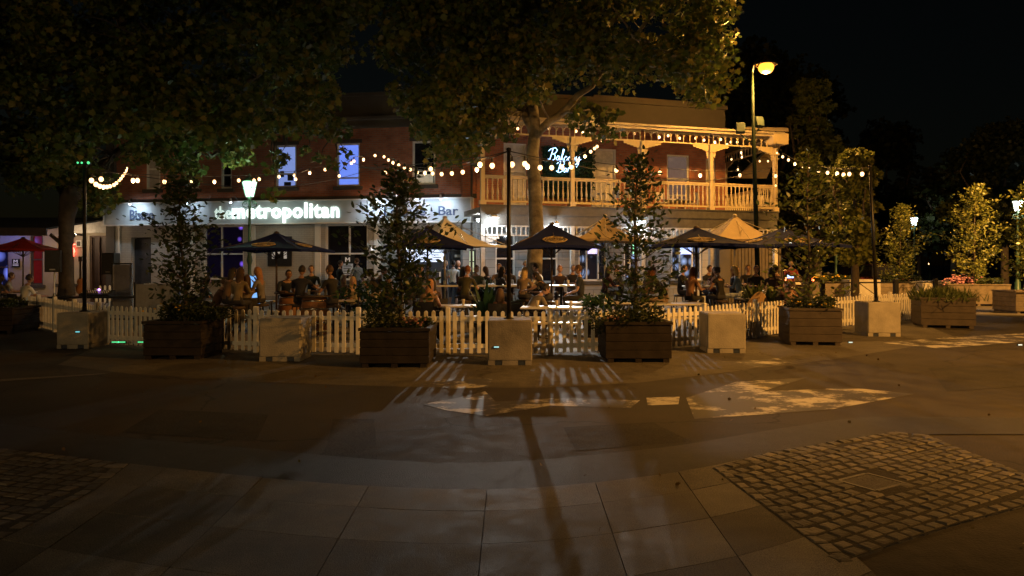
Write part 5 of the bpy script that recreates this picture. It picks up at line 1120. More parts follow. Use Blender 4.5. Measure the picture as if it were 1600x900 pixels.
# ================================================================== UMBRELLAS AND CANOPIES
navy = mat('navy_canvas', (.012, .018, .085), .8, spec=.08, var=.15, scale=3, bump=.15, bscale=90)
tan = mat('tan_canvas', (.33, .26, .16), .8, spec=.08, var=.12, scale=2, bump=.1)
whitec = mat('white_canvas', (.62, .60, .55), .8, spec=.08, var=.06, scale=2)
redc = mat('red_canvas', (.35, .03, .02), .8, spec=.08, var=.15)
logom = mat('umbrella_logo', (.42, .32, .17), .7, var=.1)
dwood = mat('dark_wood', (.05, .032, .02), .6, var=.3)
def umbrella(label, px, Y, half, zr, za, rz=0, m=navy, logos=True, pole_m=None, concave=.06, floor=True, name='market_umbrella', logo_faces=(0, 1, 2, 3)):
    b = Vector((at(px, 0, Y).x, Y, 0)); r = thing(name, label, 'umbrella', b, rz, 'market umbrellas in the beer garden')
    N = 8; cs = [(-half, -half), (half, -half), (half, half), (-half, half)]; vs = [(0, 0, za)]; fs = []
    rings = 7
    def P(k, t, u):   # side k, t 0 top..1 rim, u along
        a, b2 = Vector(cs[k]), Vector(cs[(k + 1) % 4]); c = a.lerp(b2, u)
        hang = math.sin(math.pi * u); z = za + (zr - za) * t; 
        z -= concave * math.sin(math.pi * t) * (1 + .5 * hang) ; z += .05 * hang * t * t
        c = c * t * (1 - .05 * hang * t)
        return Vector((c.x, c.y, z))
    mb = MB()
    for k in range(4):
        vs = []; U = 7
        for i in range(rings):
            t = .015 + .985 * i / (rings - 1)
            for j in range(U): vs.append(P(k, t, j / (U - 1)))
        fs = [(i * U + j, (i + 1) * U + j, (i + 1) * U + j + 1, i * U + j + 1) for i in range(rings - 1) for j in range(U - 1)]
        mb.add(vs, fs, 0, True)
        for j in range(U - 1):   # valance hem
            a, b2 = P(k, 1, j / (U - 1)), P(k, 1, (j + 1) / (U - 1)); mb.add([a, b2, b2 - Vector((0, 0, .07)), a - Vector((0, 0, .07))], [(0, 1, 2, 3)])
    mb.build('canopy', m, r)
    ph = MB().tube([(0, 0, 0.05), (0, 0, za - .02)], .028, 8).build('pole', pole_m or dwood, r)
    MB().lathe([(.001, za + .035), (.05, za + .025), (.075, za - .01), (.09, za - .03)], n=10).build('finial', pole_m or dwood, r)
    MB().lathe([(.25, 0), (.25, .05), (.05, .09), (.05, .3)], n=14).build('base', black, r)
    rb = MB()
    for cx, cyy in cs + [(half, 0), (-half, 0), (0, half), (0, -half)]:
        rb.tube([(0, 0, za - .1), (cx * .97, cyy * .97, zr - .01)], .012, 5); rb.tube([(0, 0, zr - .25), (cx * .45, cyy * .45, za + (zr - za) * .45 - .11)], .010, 5)
    rb.build('ribs', pole_m or dwood, r)
    if logos:
        lm_ = MB()
        for k in logo_faces:
            o_ = P(k, .66, .5); ex = (Vector(cs[(k + 1) % 4]) - Vector(cs[k])).normalized(); ex = Vector((ex.x, ex.y, 0)); up = (P(k, .45, .5) - P(k, .85, .5)).normalized(); nn = ex.cross(up).normalized()
            M_ = Matrix((( ex.x, up.x, nn.x, o_.x + nn.x * .03), (ex.y, up.y, nn.y, o_.y + nn.y * .03), (ex.z, up.z, nn.z, o_.z + nn.z * .03), (0, 0, 0, 1)))
            W, H = half * .27, half * .19
            hx = [(-W, 0), (-W * .72, H * .6), (0, H), (W * .72, H * .6), (W, 0), (W * .72, -H * .6), (0, -H), (-W * .72, -H * .6)]
            def ring(pts, s_, wd):
                q = [Vector((x * s_, y * s_, 0)) for x, y in pts]
                for i in range(len(q)): lm_.tube([M_ @ q[i], M_ @ q[(i + 1) % len(q)]], wd, 4)
            ring(hx, 1, .014); ring([(W * math.cos(a), H * math.sin(a)) for a in np.linspace(0, 2 * math.pi, 15)[:-1]], .70, .009)
            lm_.add([M_ @ Vector((x * .98, y * .98, -.012)) for x, y in hx], [tuple(range(8))], 1)
            lm_.tube([M_ @ Vector((-.05, .03, .004)), M_ @ Vector((0, -.03, .004)), M_ @ Vector((.05, .03, .004))], .008, 4)
            lm_.tube([M_ @ Vector((.3 * W * math.cos(a), .35 * H * math.sin(a) - .01, .004)) for a in np.linspace(math.pi, 2 * math.pi, 7)], .007, 4)
            for i_, (qx) in enumerate(np.linspace(-.52, .52, 6)):
                yy = H * .48 * math.cos(qx * 1.3); x_ = qx * W; lm_.tube([M_ @ Vector((x_ - .012, yy - .03, .004)), M_ @ Vector((x_, yy + .02, .004)), M_ @ Vector((x_ + .014, yy - .03 + .02 * (i_ % 2), .004))], .006, 4)
        lm_.build('logo', [logom, mat('logo_ground', (.16, .125, .075), .8)], r)
    return r
umbrella('navy market umbrella with tan badge over two men at a barrel table', 432, 20, 1.2, 2.02, 2.50, R(-7))
umbrella('navy market umbrella mostly hidden behind the pink flower planter tree', 668, 20, 1.15, 2.10, 2.66, R(8))
umbrella('navy market umbrella with tan badge just right of the middle pole', 862, 19.6, 1.18, 2.08, 2.72, R(3))
umbrella('navy market umbrella with tan badge right of the slender third tree', 1088, 18.6, 1.22, 2.10, 2.58, R(-6))
umbrella('navy market umbrella whose edge passes behind the sparse right tree', 1222, 19, 1.2, 2.10, 2.58, R(6))
umbrella('tan peaked canopy umbrella standing before the right end of the balcony', 1148, 24.6, 1.42, 2.38, 3.28, R(4), tan, False, concave=.20, pole_m=mat('tan_steel', (.3, .26, .18), .5))
umbrella('cream peaked canopy umbrella partly behind the slender third tree', 945, 23.8, 1.28, 2.38, 3.22, R(-5), tan, False, concave=.22, pole_m=mat('tan_steel', (.3, .26, .18), .5))
umbrella('white peaked canopy umbrella brightly lit by the white lamp left of the middle pole', 695, 23.2, 1.5, 2.2, 3.12, R(35), whitec, False, concave=.25, pole_m=mat('tan_steel', (.3, .26, .18), .5))
umbrella('red market umbrella at the far left before the annex', 36, 27.5, 1.15, 2.15, 2.62, R(12), redc, False)
s_ = thing('heater_sign', 'tiny pale plate hanging from the navy umbrella edge left of the street lamp', 'sign', at(1182, 384, 18.5), R(3)); MB().bb(-.14, .14, 0, .02, -.03, .03, bev=.004).build('plate', whitep, s_); MB().tube([(0, .01, .03), (0, .01, .12)], .006, 4).build('hook', black, s_)

# ================================================================== TABLES, CHAIRS, STOOLS
steelc = mat('chrome', (.6, .6, .6), .25, metal=1); topw = mat('pale_table_top', (.55, .53, .49), .4, var=.1)
wicker = mat('black_wicker', (.02, .018, .016), .6, bump=.8, bscale=80); barrelw = mat('barrel_wood', (.22, .10, .04), .6, var=.35, scale=4)
def leg4(r, s, h, m, rad=.014, splay=.02, name='leg'):
    for sx in (-1, 1):
        for sy in (-1, 1): MB().tube([(sx * s, sy * s, h), (sx * (s + splay), sy * (s + splay), 0)], rad, 6).build(name, m, r)
def mk_chair(label):
    r = thing('garden_chair', label, 'chair', group='dark chairs under the seated drinkers'); MB().bb(-.21, .21, -.21, .21, .42, .46, bev=.015).build('seat', wicker, r)
    m = MB(); vs = []
    for i in range(9):
        u = -1 + i / 4; vs += [(u * .22, -.22 - .05 * (1 - u * u), .50), (u * .23, -.27 - .06 * (1 - u * u), .86)]
    m.add(vs, [(2 * i, 2 * i + 2, 2 * i + 3, 2 * i + 1) for i in range(8)], 0, True); m.add([(x, y - .02, z) for x, y, z in vs], [(2 * i, 2 * i + 1, 2 * i + 3, 2 * i + 2) for i in range(8)], 0, True); m.build('backrest', wicker, r)
    leg4(r, .18, .43, black); 
    for sx in (-1, 1): MB().tube([(sx * .22, -.22, .66), (sx * .24, 0, .66), (sx * .22, .2, .64), (sx * .2, .2, .44)], .012, 6).build('armrest', black, r)
    return r
def mk_stool(label):
    r = thing('bar_stool', label, 'stool', group='bar stools under the seated drinkers'); MB().lathe([(.001, .64), (.17, .64), (.175, .68), (.16, .70), (.001, .70)], n=14).build('seat', dwood, r)
    leg4(r, .12, .65, black, .013, .07); MB().tube([(.17 * math.cos(a), .17 * math.sin(a), .25) for a in np.linspace(0, 2 * math.pi, 13)], .008, 5).build('foot_ring', black, r); return r
protoC = protoS = None
def seat_for(p, rz, hi, label):
    global protoC, protoS
    if hi:
        if protoS is None: protoS = mk_stool(label); protoS.location = p; protoS.rotation_euler.z = rz
        else: dup(protoS, p, rz, label)
    else:
        if protoC is None: protoC = mk_chair(label); protoC.location = p; protoC.rotation_euler.z = rz
        else: dup(protoC, p, rz, label)
glassm = mat('drink_glass', (.55, .5, .38), .08, spec=.8); beerm = mat('beer', (.5, .28, .05), .15)
def table(label, px, Y, kind='dining', w=1.3, d=.7, rz=0, items=()):
    b = Vector((at(px, 0, Y).x, Y, 0)); H = {'dining': .74, 'bar': 1.05, 'barrel': .92, 'bench': .74}[kind]
    r = thing({'dining': 'garden_table', 'bar': 'bar_table', 'barrel': 'barrel_table', 'bench': 'picnic_table'}[kind], label, 'table', b, rz, 'tables in the beer garden')
    if kind == 'barrel':
        MB().lathe([(.26, 0), (.32, .25), (.33, .45), (.32, .65), (.27, .88)], n=16).build('barrel', barrelw, r)
        for z, q in ((.1, .292), (.3, .327), (.62, .325), (.8, .292)): MB().lathe([(q, z - .02), (q + .004, z), (q, z + .02)], n=16).build('hoop', steelc, r)
        MB().lathe([(.001, .885), (.42, .885), (.42, .92), (.001, .92)], n=20).build('table_top', dwood, r)
    elif kind == 'bar' or w < .9:
        MB().bb(-w / 2, w / 2, -d / 2, d / 2, H - .04, H, bev=.01).build('table_top', topw, r); MB().lathe([(.24, 0), (.24, .02), (.04, .05), (.035, H - .04)], n=12).build('pedestal', black, r)
    else:
        MB().bb(-w / 2, w / 2, -d / 2, d / 2, H - .04, H, bev=.01).build('table_top', topw, r)
        for sx in (-1, 1):
            for sy in (-1, 1): MB().tube([(sx * (w / 2 - .08), sy * (d / 2 - .08), H - .04), (sx * (w / 2 - .05), sy * (d / 2 - .05), 0)], .02, 6).build('leg', steelc if kind == 'bench' else black, r)
        if kind == 'bench':
            for sy in (-1, 1): MB().bb(-w / 2, w / 2, sy * (d / 2 + .32) - .13, sy * (d / 2 + .32) + .13, .42, .46, bev=.01).build('bench_seat', topw, r)
            for sx in (-1, 1): MB().tube([(sx * (w / 2 - .1), -d / 2 - .32, .40), (sx * (w / 2 - .1), d / 2 + .32, .40)], .02, 6).build('bench_bracket', steelc, r)
            for sx in (-1, 1):
                for sy in (-1, 1): MB().tube([(sx * (w / 2 - .1), sy * (d / 2 + .32), .40), (sx * (w / 2 - .1), sy * (d / 2 + .32), 0)], .018, 6).build('leg', steelc, r)
    return r, H
DR = []
def glassware(r, H, spots, label):
    ca, sa = math.cos(r.rotation_euler.z), math.sin(r.rotation_euler.z)
    for i, (x, y, kind) in enumerate(spots):
        p = (r.location.x + x * ca - y * sa, r.location.y + x * sa + y * ca, H)
        if kind == 'g':
            t = thing('beer_glass', f'{["first", "second", "third", "fourth", "fifth"][i]} small glass from the left on {label}', 'glass', p, 0, 'drinks on the tables')
            MB().lathe([(.028, .003), (.038, .13), (.036, .131), (.026, .008)], n=10).build('glass', glassm, t); MB().lathe([(.001, .01), (.027, .01), (.034, .10), (.001, .10)], n=10).build('drink', beerm, t)
        else:
            t = thing('takeaway_cup', f'white cup standing on {label}', 'cup', p, 0, 'drinks on the tables'); MB().lathe([(.03, .001), (.042, .12), (.001, .12)], n=10).build('cup', whitep, t); MB().lathe([(.045, .12), (.045, .135), (.03, .14), (.001, .14)], n=10).build('lid', whitep, t)
tabs = [
 (('round barrel table between the two men under the left umbrella', 492, 17.0, 'barrel', .8, .8), [(-.15, .1, 'g'), (.1, -.05, 'g'), (.22, .12, 'g')], 'the barrel table between two men'),
 (('second barrel table standing just behind the first barrel table', 455, 18.8, 'barrel', .8, .8), [], ''),
 (('long pale topped table before the woman in the tan top', 372, 18.0, 'bench', 1.6, .7), [(-.5, 0, 'g'), (-.1, .1, 'g'), (.3, -.1, 'g'), (.6, .1, 'g')], 'the long table at left'),
 (('picnic table low behind the fence right of the plain block', 575, 18.5, 'bench', 1.5, .7), [(-.3, 0, 'g'), (.2, 0, 'g')], 'the picnic table right of the plain block'),
 (('high white topped table in front of the man in the olive tee', 745, 20.6, 'bar', 2.4, .6), [(-.9, 0, 'g'), (-.3, .1, 'g'), (.2, -.1, 'c'), (.6, 0, 'g')], 'the high table beside the olive tee man'),
 (('long table among the group around the blonde woman', 800, 21.6, 'bar', 1.9, .7), [(-.5, 0, 'g'), (0, .1, 'g'), (.5, -.1, 'g')], 'the long table by the blonde woman'),
 (('dark table of the man in the dark polo, under the navy umbrella', 877, 20.8, 'bar', .85, .7), [(.18, -.1, 'c')], 'the table of the dark polo man'),
 (('white topped low table with plates in front of the leaning man in grey', 862, 15.6, 'bench', 1.3, .7), [(-.3, 0, 'g'), (.1, .1, 'g'), (.4, -.1, 'g')], 'the low table by the man in grey'),
 (('picnic table right behind the fence left of the middle pole', 738, 16.2, 'bench', 1.5, .7), [(-.2, 0, 'g')], 'the picnic table left of the middle pole'),
 (('round white topped table between the women right of the third tree', 1095, 20.0, 'bar', .85, .8), [(-.15, 0, 'g'), (.15, .05, 'g'), (.0, -.2, 'c')], 'the table between the women at right'),
 (('low table with white edge close behind the fence right of the third tree', 1050, 17.0, 'bench', 1.5, .7), [], ''),
 (('dark dining table beside the grassy plants under the street lamp', 1190, 19.5, 'dining', 1.2, .7), [(0, 0, 'g')], 'the dark table under the street lamp'),
 (('table in the shade at the far left before the annex wall', 20, 24.0, 'dining', 1.2, .7), [], ''),
 (('picnic table behind the fence left of the third tree', 935, 17.5, 'bench', 1.5, .7), [(.2, .1, 'g')], 'the picnic table left of the third tree')]
for a, it, l_ in tabs:
    r, H = table(*a, rz=random.uniform(-.12, .12)); glassware(r, H, it, l_)

# ================================================================== PEOPLE
SKIN = [mat('skin_light', (.42, .26, .19), .55, var=.06, scale=9), mat('skin_tan', (.30, .17, .11), .55, var=.06, scale=9)]
eyem = mat('eye_dark', (.03, .02, .02), .3); lipm = mat('lip', (.38, .13, .11), .5); shoem = mat('shoe_dark', (.03, .028, .026), .6)
HAIR = {k: mat('hair_' + k, c, .6, var=.3, scale=20, bump=.5, bscale=60) for k, c in dict(dark=(.018, .012, .009), brown=(.07, .035, .018), red=(.17, .06, .02), blond=(.50, .34, .14), grey=(.2, .18, .16), strawberry=(.32, .15, .06)).items()}
CL = {}
def cloth(c): 
    k = 'cloth_%02d_%02d_%02d' % tuple(int(v * 99) for v in c); return mat(k, c, .85, var=.12, scale=12, bump=.2, bscale=50)
def head_mesh(c, yaw, pitch, female):
    m = MB(); n = 14; k = 10; vs = []
    Mx = Matrix.Translation(c) @ Matrix.Rotation(yaw, 4, 'Z') @ Matrix.Rotation(pitch, 4, 'X')
    for i in range(k + 1):
        a = math.pi * i / k
        for j in range(n):
            t = 2 * math.pi * j / n; x = math.sin(a) * math.cos(t); y = math.sin(a) * math.sin(t); z = -math.cos(a)
            r = Vector((x * .074, y * .094, z * .115))
            if z < -.1: r.x *= 1 - .32 * (-z - .1); r.y *= 1 - .12 * (-z) if y > 0 else 1 - .35 * (-z)
            if y > 0 and z < .35: r.y *= .95
            if y > .6 and z < -.55: r.y += .008
            vs.append(Mx @ r)
    m.add(vs, [(i * n + j, i * n + (j + 1) % n, (i + 1) * n + (j + 1) % n, (i + 1) * n + j) for i in range(k) for j in range(n)], 0, True)
    T = lambda p: Mx @ Vector(p)
    m.add([T(p) for p in [(-.011, .082, .022), (.011, .082, .022), (0, .092, .02), (-.017, .086, -.028), (.017, .086, -.028), (0, .116, -.022), (0, .09, -.036)]], [(0, 2, 5, 3), (2, 1, 4, 5), (3, 5, 6), (5, 4, 6), (0, 1, 2)], 0)
    for s in (-1, 1):
        m.ball(T((s * .076, -.005, -.003)), (.012, .02, .032), 6, 0, (0, 0, yaw)); m.ball(T((s * .028, .082, .018)), (.013, .008, .007), 6, 2); 
        m.add([T(p) for p in [(s * .012, .090, .037), (s * .045, .079, .036), (s * .044, .080, .043), (s * .013, .092, .043)]], [(0, 1, 2, 3)], 3)
    m.add([T(p) for p in [(-.026, .083, -.056), (0, .093, -.050), (.026, .083, -.056), (0, .091, -.066)]], [(0, 1, 2, 3)], 4)
    return m, Mx
def hair_obj(par, Mx, kind, m, long):
    # cap over the skull; long hair is a closed lock falling over the back and shoulders
    h = MB(); n = 16; k = 9; vs = []; hl = {'short': 0, 'bob': .16, 'long': .34, 'bun': 0, 'bald': 0}[kind]
    for i in range(k + 1):
        a = math.pi * i / k
        for j in range(n):
            t = 2 * math.pi * j / n; x = math.sin(a) * math.cos(t); y = math.sin(a) * math.sin(t); z = -math.cos(a)
            r = Vector((x * .084, y * .104, z * .124)) + Vector((0, -.008, .008))
            low = {'short': -.25, 'bun': -.2}.get(kind, -2)
            if y > 0:   # hairline on the face side, inside the head
                lim = .42 + .35 * max(0, y - .3) if abs(x) < .75 else .1
                if z < lim and (abs(x) < .8 or kind in ('short', 'bun')): f = .80; r = Vector((x * .084 * f, y * .094 * f - .006, max(z, -.6) * .11))
            if y <= 0 and z < low: f = .80; r = Vector((x * .07, y * .085, z * .09))
            if hl and z < 0 and (y <= .25): r.z -= hl * (-z) ** .8; r.x *= 1 + .45 * (-z); r.y = r.y * (1 - .25 * (-z)) - .035 * (-z); r.x += random.uniform(-.006, .006)
            if hl and z < -.9: r.z += .03
            vs.append(Mx @ r)
    h.add(vs, [(i * n + j, i * n + (j + 1) % n, (i + 1) * n + (j + 1) % n, (i + 1) * n + j) for i in range(k) for j in range(n)], 0, True)
    if kind == 'bun': h.ball(Mx @ Vector((0, -.10, .07)), (.042, .042, .04), 8)
    return h.build('hair', m, par)
FING = [(-.030, .068, .0078), (-.011, .078, .0082), (.010, .074, .008), (.029, .058, .007)]
def person(label, px, Y, pose, face, top, legs, hairk, hair, skin=0, female=False, arms=('table', 'table'), sleeves='short', lean=None, head=None, hi=False, seatlabel=None, s=1.0, pantlen='long', group=None, pitch=0, seat=True, zoff=0):
    """face: 0 looks away from the camera, 90 to the right, 180 to the camera, -90 left; head: extra turn"""
    b = Vector((at(px, 0, Y).x, Y, 0)); rz = -R(face); top = tuple(v * .6 for v in top) if max(top) < .45 else top
    if female: s *= .94
    sitting = pose == 'sit'; seath = .70 if hi else .46
    pz = seath + .10 if sitting else .95 * s
    lean = R({'sit': 12, 'stand': 2}[pose] if lean is None else lean)
    ax = Vector((0, math.sin(lean), math.cos(lean)))
    pel = Vector((0, 0, pz)); up = lambda d, x=0, y=0: pel + ax * d * s + Vector((x * s, y * s, 0))
    sw = .155 if female else .185; hw = .10
    V = []; E = []; Rr = []; G = []
    def nd(p, r, par=None, g='top'):
        V.append(Vector(p)); Rr.append(r if hasattr(r, '__len__') else (r, r)); i = len(V) - 1; G.append(g)
        if par is not None: E.append((par, i))
        return i
    p0 = nd(pel, .13 * s if not female else .135 * s, None, 'leg'); p1 = nd(up(.16), (.125 if not female else .105) * s, p0); p2 = nd(up(.32), (.14 if not female else .12) * s, p1); p3 = nd(up(.43), .125 * s, p2); nk = nd(up(.53), .055 * s, p3, 'skin' ); hb = nd(up(.60, y=.01), .052 * s, nk, 'skin')
    hc = up(.70, y=.025)
    for sx, am in zip((-1, 1), arms):
        sh = nd(up(.445, sx * sw), .062 * s, p3); S = V[sh]
        if am == 'table': el = S + Vector((sx * .07, .12, -.24)) * s; wr = el + Vector((-sx * .09, .23, .02)) * s
        elif am == 'knee': el = S + Vector((sx * .05, .06, -.27)) * s; wr = el + Vector((-sx * .05, .22, -.08)) * s
        elif am == 'down': el = S + Vector((sx * .05, -.01, -.29)) * s; wr = el + Vector((sx * .02, .05, -.25)) * s
        elif am == 'drink': el = S + Vector((sx * .06, .13, -.22)) * s; wr = el + Vector((-sx * .08, .12, .20)) * s
        elif am == 'head': el = S + Vector((sx * .17, .12, .02)) * s; wr = el + Vector((-sx * .12, .02, .22)) * s
        elif am == 'chest': el = S + Vector((sx * .06, .08, -.25)) * s; wr = el + Vector((-sx * .16, .14, .08)) * s
        elif am == 'reach': el = S + Vector((sx * .05, .22, -.14)) * s; wr = el + Vector((-sx * .02, .25, -.04)) * s
        um = nd(S.lerp(el, .5), .047 * s, sh, 'sleeve'); e_ = nd(el, .038 * s, um, 'fore'); f_ = nd(el.lerp(wr, .45), .036 * s, e_, 'fore'); w_ = nd(wr, .024 * s, f_, 'skin')
        d = (wr - el).normalized(); side = d.cross(Vector((0, 0, 1))).normalized() if abs(d.z) < .9 else Vector((1, 0, 0)); dn = side.cross(d).normalized()
        if dn.z > 0: dn = -dn
        pm_ = nd(wr + d * .055 * s, .024 * s, w_, 'skin')
        for fx, fl_, fr in FING:
            k0 = nd(wr + (d * .085 + side * fx) * s, fr * 1.1, pm_, 'skin'); k1 = nd(V[k0] + (d * .8 + dn * .35).normalized() * fl_ * .55 * s, fr, k0, 'skin'); nd(V[k1] + (d * .4 + dn * .9).normalized() * fl_ * .45 * s, fr * .8, k1, 'skin')
        th = nd(wr + (d * .03 + side * (-sx) * .035) * s, .010, w_, 'skin'); nd(V[th] + (d * .04 + side * -sx * .018 + dn * .012) * s, .008, th, 'skin')
    for sx in (-1, 1):
        hp = nd(pel + Vector((sx * hw * s, .02 if sitting else 0, -.03 * s)), .085 * s, p0, 'leg')
        if sitting: kn = pel + Vector((sx * .13 * s, .43 * s, -.02)); an_ = kn + Vector((0, -.06 if not hi else -.10, -(kn.z - .09) if not hi else -(kn.z - .34)))
        else: kn = pel + Vector((sx * .11 * s, .03, -.43 * s)); an_ = Vector((sx * .12 * s, -.02, .09))
        t1_ = nd(V[hp].lerp(kn, .5), .078 * s, hp, 'leg'); k_ = nd(kn, .056 * s, t1_, 'leg'); c_ = nd(kn.lerp(an_, .4), .050 * s, k_, 'shin'); a_ = nd(an_, .036 * s, c_, 'shin')
        hl_ = nd(an_ + Vector((0, .01, -.045)), .034, a_, 'shoe'); nd(an_ + Vector((sx * .02, .15, -.055)), .030, hl_, 'shoe')
    me = bpy.data.meshes.new('person'); me.from_pydata(V, E, []); o = bpy.data.objects.new('person', me); C.objects.link(o)
    md = o.modifiers.new('skin', 'SKIN'); md.use_smooth_shade = True; md.branch_smoothing = .4
    sd = me.skin_vertices[0].data
    for i, r in enumerate(Rr): sd[i].radius = r; sd[i].use_root = (i == 0)
    sb_ = o.modifiers.new('sub', 'SUBSURF'); sb_.levels = 1; sb_.render_levels = 1
    bpy.context.view_layer.update()
    ev = bpy.data.meshes.new_from_object(o.evaluated_get(bpy.context.evaluated_depsgraph_get()))
    o.modifiers.clear()
    co = np.empty(len(ev.vertices) * 3); ev.vertices.foreach_get('co', co); co = co.reshape(-1, 3)
    # flatten the trunk front to back
    polys = [tuple(p.vertices) for p in ev.polygons]; cen = np.array([co[list(p)].mean(0) for p in polys])
    VV = np.array([tuple(v) for v in V]); ei = np.array(E); A_, B_ = VV[ei[:, 0]], VV[ei[:, 1]]; ab = B_ - A_
    t = np.clip(((cen[:, None] - A_[None]) * ab[None]).sum(2) / ((ab * ab).sum(1)[None] + 1e-9), 0, 1); dd = np.linalg.norm(cen[:, None] - (A_[None] + t[..., None] * ab[None]), axis=2)
    rr_ = np.array([max(Rr[a][0], Rr[c][0]) for a, c in E]); j = (dd - rr_[None] * .8).argmin(1); lab = [G[E[q][1]] for q in j]
    for q in range(len(lab)):
        if E[j[q]][1] in (p1,): lab[q] = 'top' if t[q, j[q]] > .35 else 'leg'
    sm_ = {'top': 1, 'leg': 2, 'skin': 0, 'shoe': 5, 'sleeve': 1 if sleeves != 'none' else 0, 'fore': 1 if sleeves == 'long' else 0, 'shin': 2 if pantlen == 'long' else 0}
    hm, Mx = head_mesh(hc, -R(head or 0), R(-10 - pitch), female)
    mats = [SKIN[skin], cloth(top), cloth(legs), HAIR[hair], lipm, shoem, eyem]
    body = MB(); body.add(co, polys, 0, True); body.m = [sm_[l] for l in lab]
    n0 = len(body.v); hmm = {0: 0, 2: 6, 3: 3, 4: 4}
    for f, mi, s_ in zip(hm.f, hm.m, hm.sm): body.f.append(tuple(i + n0 for i in f)); body.m.append(hmm[mi]); body.sm.append(s_)
    body.v += hm.v
    bpy.data.objects.remove(o); bpy.data.meshes.remove(me)
    po = body.build('person', mats); po.location = b; po.rotation_euler.z = rz; tag(po, label, 'person', group)
    if hairk != 'bald': hair_obj(po, Mx, hairk, HAIR[hair], hairk)
    if sitting and seat:
        seat_for(b, rz, hi, seatlabel or (('bar stool under the ' if hi else 'chair under the ') + ' '.join(label.split()[:9])))
    return po
K = (.015, .015, .018); DK = (.03, .03, .04); WH = (.6, .6, .58); NV = (.03, .045, .09); TN = (.30, .24, .15); OL = (.09, .085, .04); GR = (.28, .27, .25); BL = (.12, .2, .38); JN = (.05, .07, .13)
person('man in a dark tee seen from behind on a high stool under the left umbrella', 468, 17.2, 'sit', 8, (.022, .025, .05), DK, 'short', 'dark', 1, hi=True, arms=('table', 'reach'), lean=10)
person('man in a black shirt facing left under the left umbrella', 521, 17.0, 'sit', -62, K, DK, 'short', 'brown', 1, hi=True, arms=('table', 'reach'), lean=8)
person('man in navy bending forward behind the barrel table', 445, 19.2, 'sit', 150, NV, DK, 'short', 'dark', 1, arms=('table', 'table'), lean=35, hi=True, sleeves='long')
person('woman with long dark hair and tan cardigan seen from behind at the long left table', 371, 16.4, 'sit', 5, TN, DK, 'long', 'brown', 0, True, ('table', 'table'), 'long', hi=True)
person('person in beige raising one hand beside the mint lantern post', 386, 17.3, 'sit', -20, (.36, .28, .18), DK, 'long', 'brown', 1, True, ('table', 'head'), 'long', hi=False, lean=5, s=1.08)
person('person with dark hair holding both hands to the head at the left table', 352, 17.0, 'sit', 40, (.20, .12, .07), DK, 'bob', 'dark', 1, True, ('head', 'head'), 'short', hi=True, lean=15)
person('woman with strawberry blonde hair and silver top facing left beside the lantern post', 409, 17.4, 'sit', -75, (.32, .30, .29), DK, 'long', 'strawberry', 0, True, ('chest', 'drink'), 'short', hi=True, lean=8)
person('person in brown slumped at the end of the left table', 332, 17.2, 'sit', 60, (.12, .06, .04), DK, 'short', 'brown', 1, False, ('table', 'table'), 'long', lean=22)
person('blonde woman facing the camera far behind the man in the black shirt', 537, 22.0, 'sit', 170, (.30, .25, .2), DK, 'long', 'blond', 0, True, ('drink', 'table'), 'short')
person('standing man in a black tee in profile before the dark pub window', 530, 26.3, 'stand', 60, K, DK, 'short', 'dark', 0, False, ('down', 'chest'))
person('standing man in a white tee facing left before the dark pub window', 559, 26.3, 'stand', -60, (.42, .40, .34), DK, 'short', 'brown', 0, False, ('chest', 'down'), s=1.05)
person('person in white with dark hair leaning at the bar table behind the middle tree', 594, 21.0, 'sit', -80, (.10, .09, .08), (.3, .25, .2), 'bun', 'dark', 1, True, ('drink', 'table'), 'none', lean=28, hi=True)
person('person in khaki leaning in behind the middle young tree', 581, 21.3, 'sit', 70, (.20, .15, .09), DK, 'short', 'brown', 1, False, ('table', 'table'), lean=28, hi=True)
person('woman with pale blonde hair low at the picnic table', 550, 19.4, 'sit', 160, (.3, .27, .22), JN, 'long', 'blond', 0, True, lean=15)
person('person with brown hair and dark top behind the pink flower planter', 607, 16.6, 'sit', -10, (.06, .04, .03), DK, 'bob', 'brown', 1, True, ('table', 'table'))
person('woman with long auburn hair lit orange right behind the pink flower planter', 668, 15.6, 'sit', 12, (.42, .26, .13), DK, 'long', 'strawberry', 0, True, ('table', 'table'), 'none')
person('person with dark hair just behind the auburn haired woman', 679, 16.9, 'sit', -25, (.09, .05, .04), DK, 'bob', 'dark', 1, True, ('table', 'table'))
person('standing man in a blue shirt facing right by the pub door', 694, 26.0, 'stand', 60, (.06, .09, .16), (.02, .02, .03), 'short', 'grey', 0, False, ('down', 'chest'))
person('standing man in a white shirt seen from behind by the pub door', 708, 25.6, 'stand', 10, (.62, .66, .70), JN, 'short', 'dark', 0, False, ('down', 'down'), sleeves='short', pantlen='short')
person('bald man in black facing left by the pub door', 718, 26.4, 'stand', -80, K, DK, 'bald', 'dark', 0, False, ('down', 'chest'), sleeves='long')
person('man with reddish hair and olive tee seen from behind on a high stool', 726, 19.0, 'sit', 22, OL, DK, 'short', 'red', 0, False, ('table', 'table'), hi=True, lean=14)
person('person in pale green facing the camera across the high white table', 744, 21.9, 'sit', 175, (.22, .26, .14), DK, 'short', 'brown', 0, False, ('table', 'drink'), hi=True)
person('person with dark hair in maroon beside the olive tee man', 719, 21.6, 'sit', 30, (.15, .03, .03), DK, 'bob', 'dark', 1, True, hi=True)
person('woman with long dark hair facing right left of the middle pole', 777, 20.6, 'sit', 60, (.04, .04, .06), DK, 'long', 'dark', 1, True, ('chest', 'table'), hi=True)
person('man facing the camera behind the long dark haired woman', 782, 23.2, 'sit', 190, (.30, .20, .13), DK, 'short', 'red', 0, False, ('table', 'table'), hi=True, s=1.06)
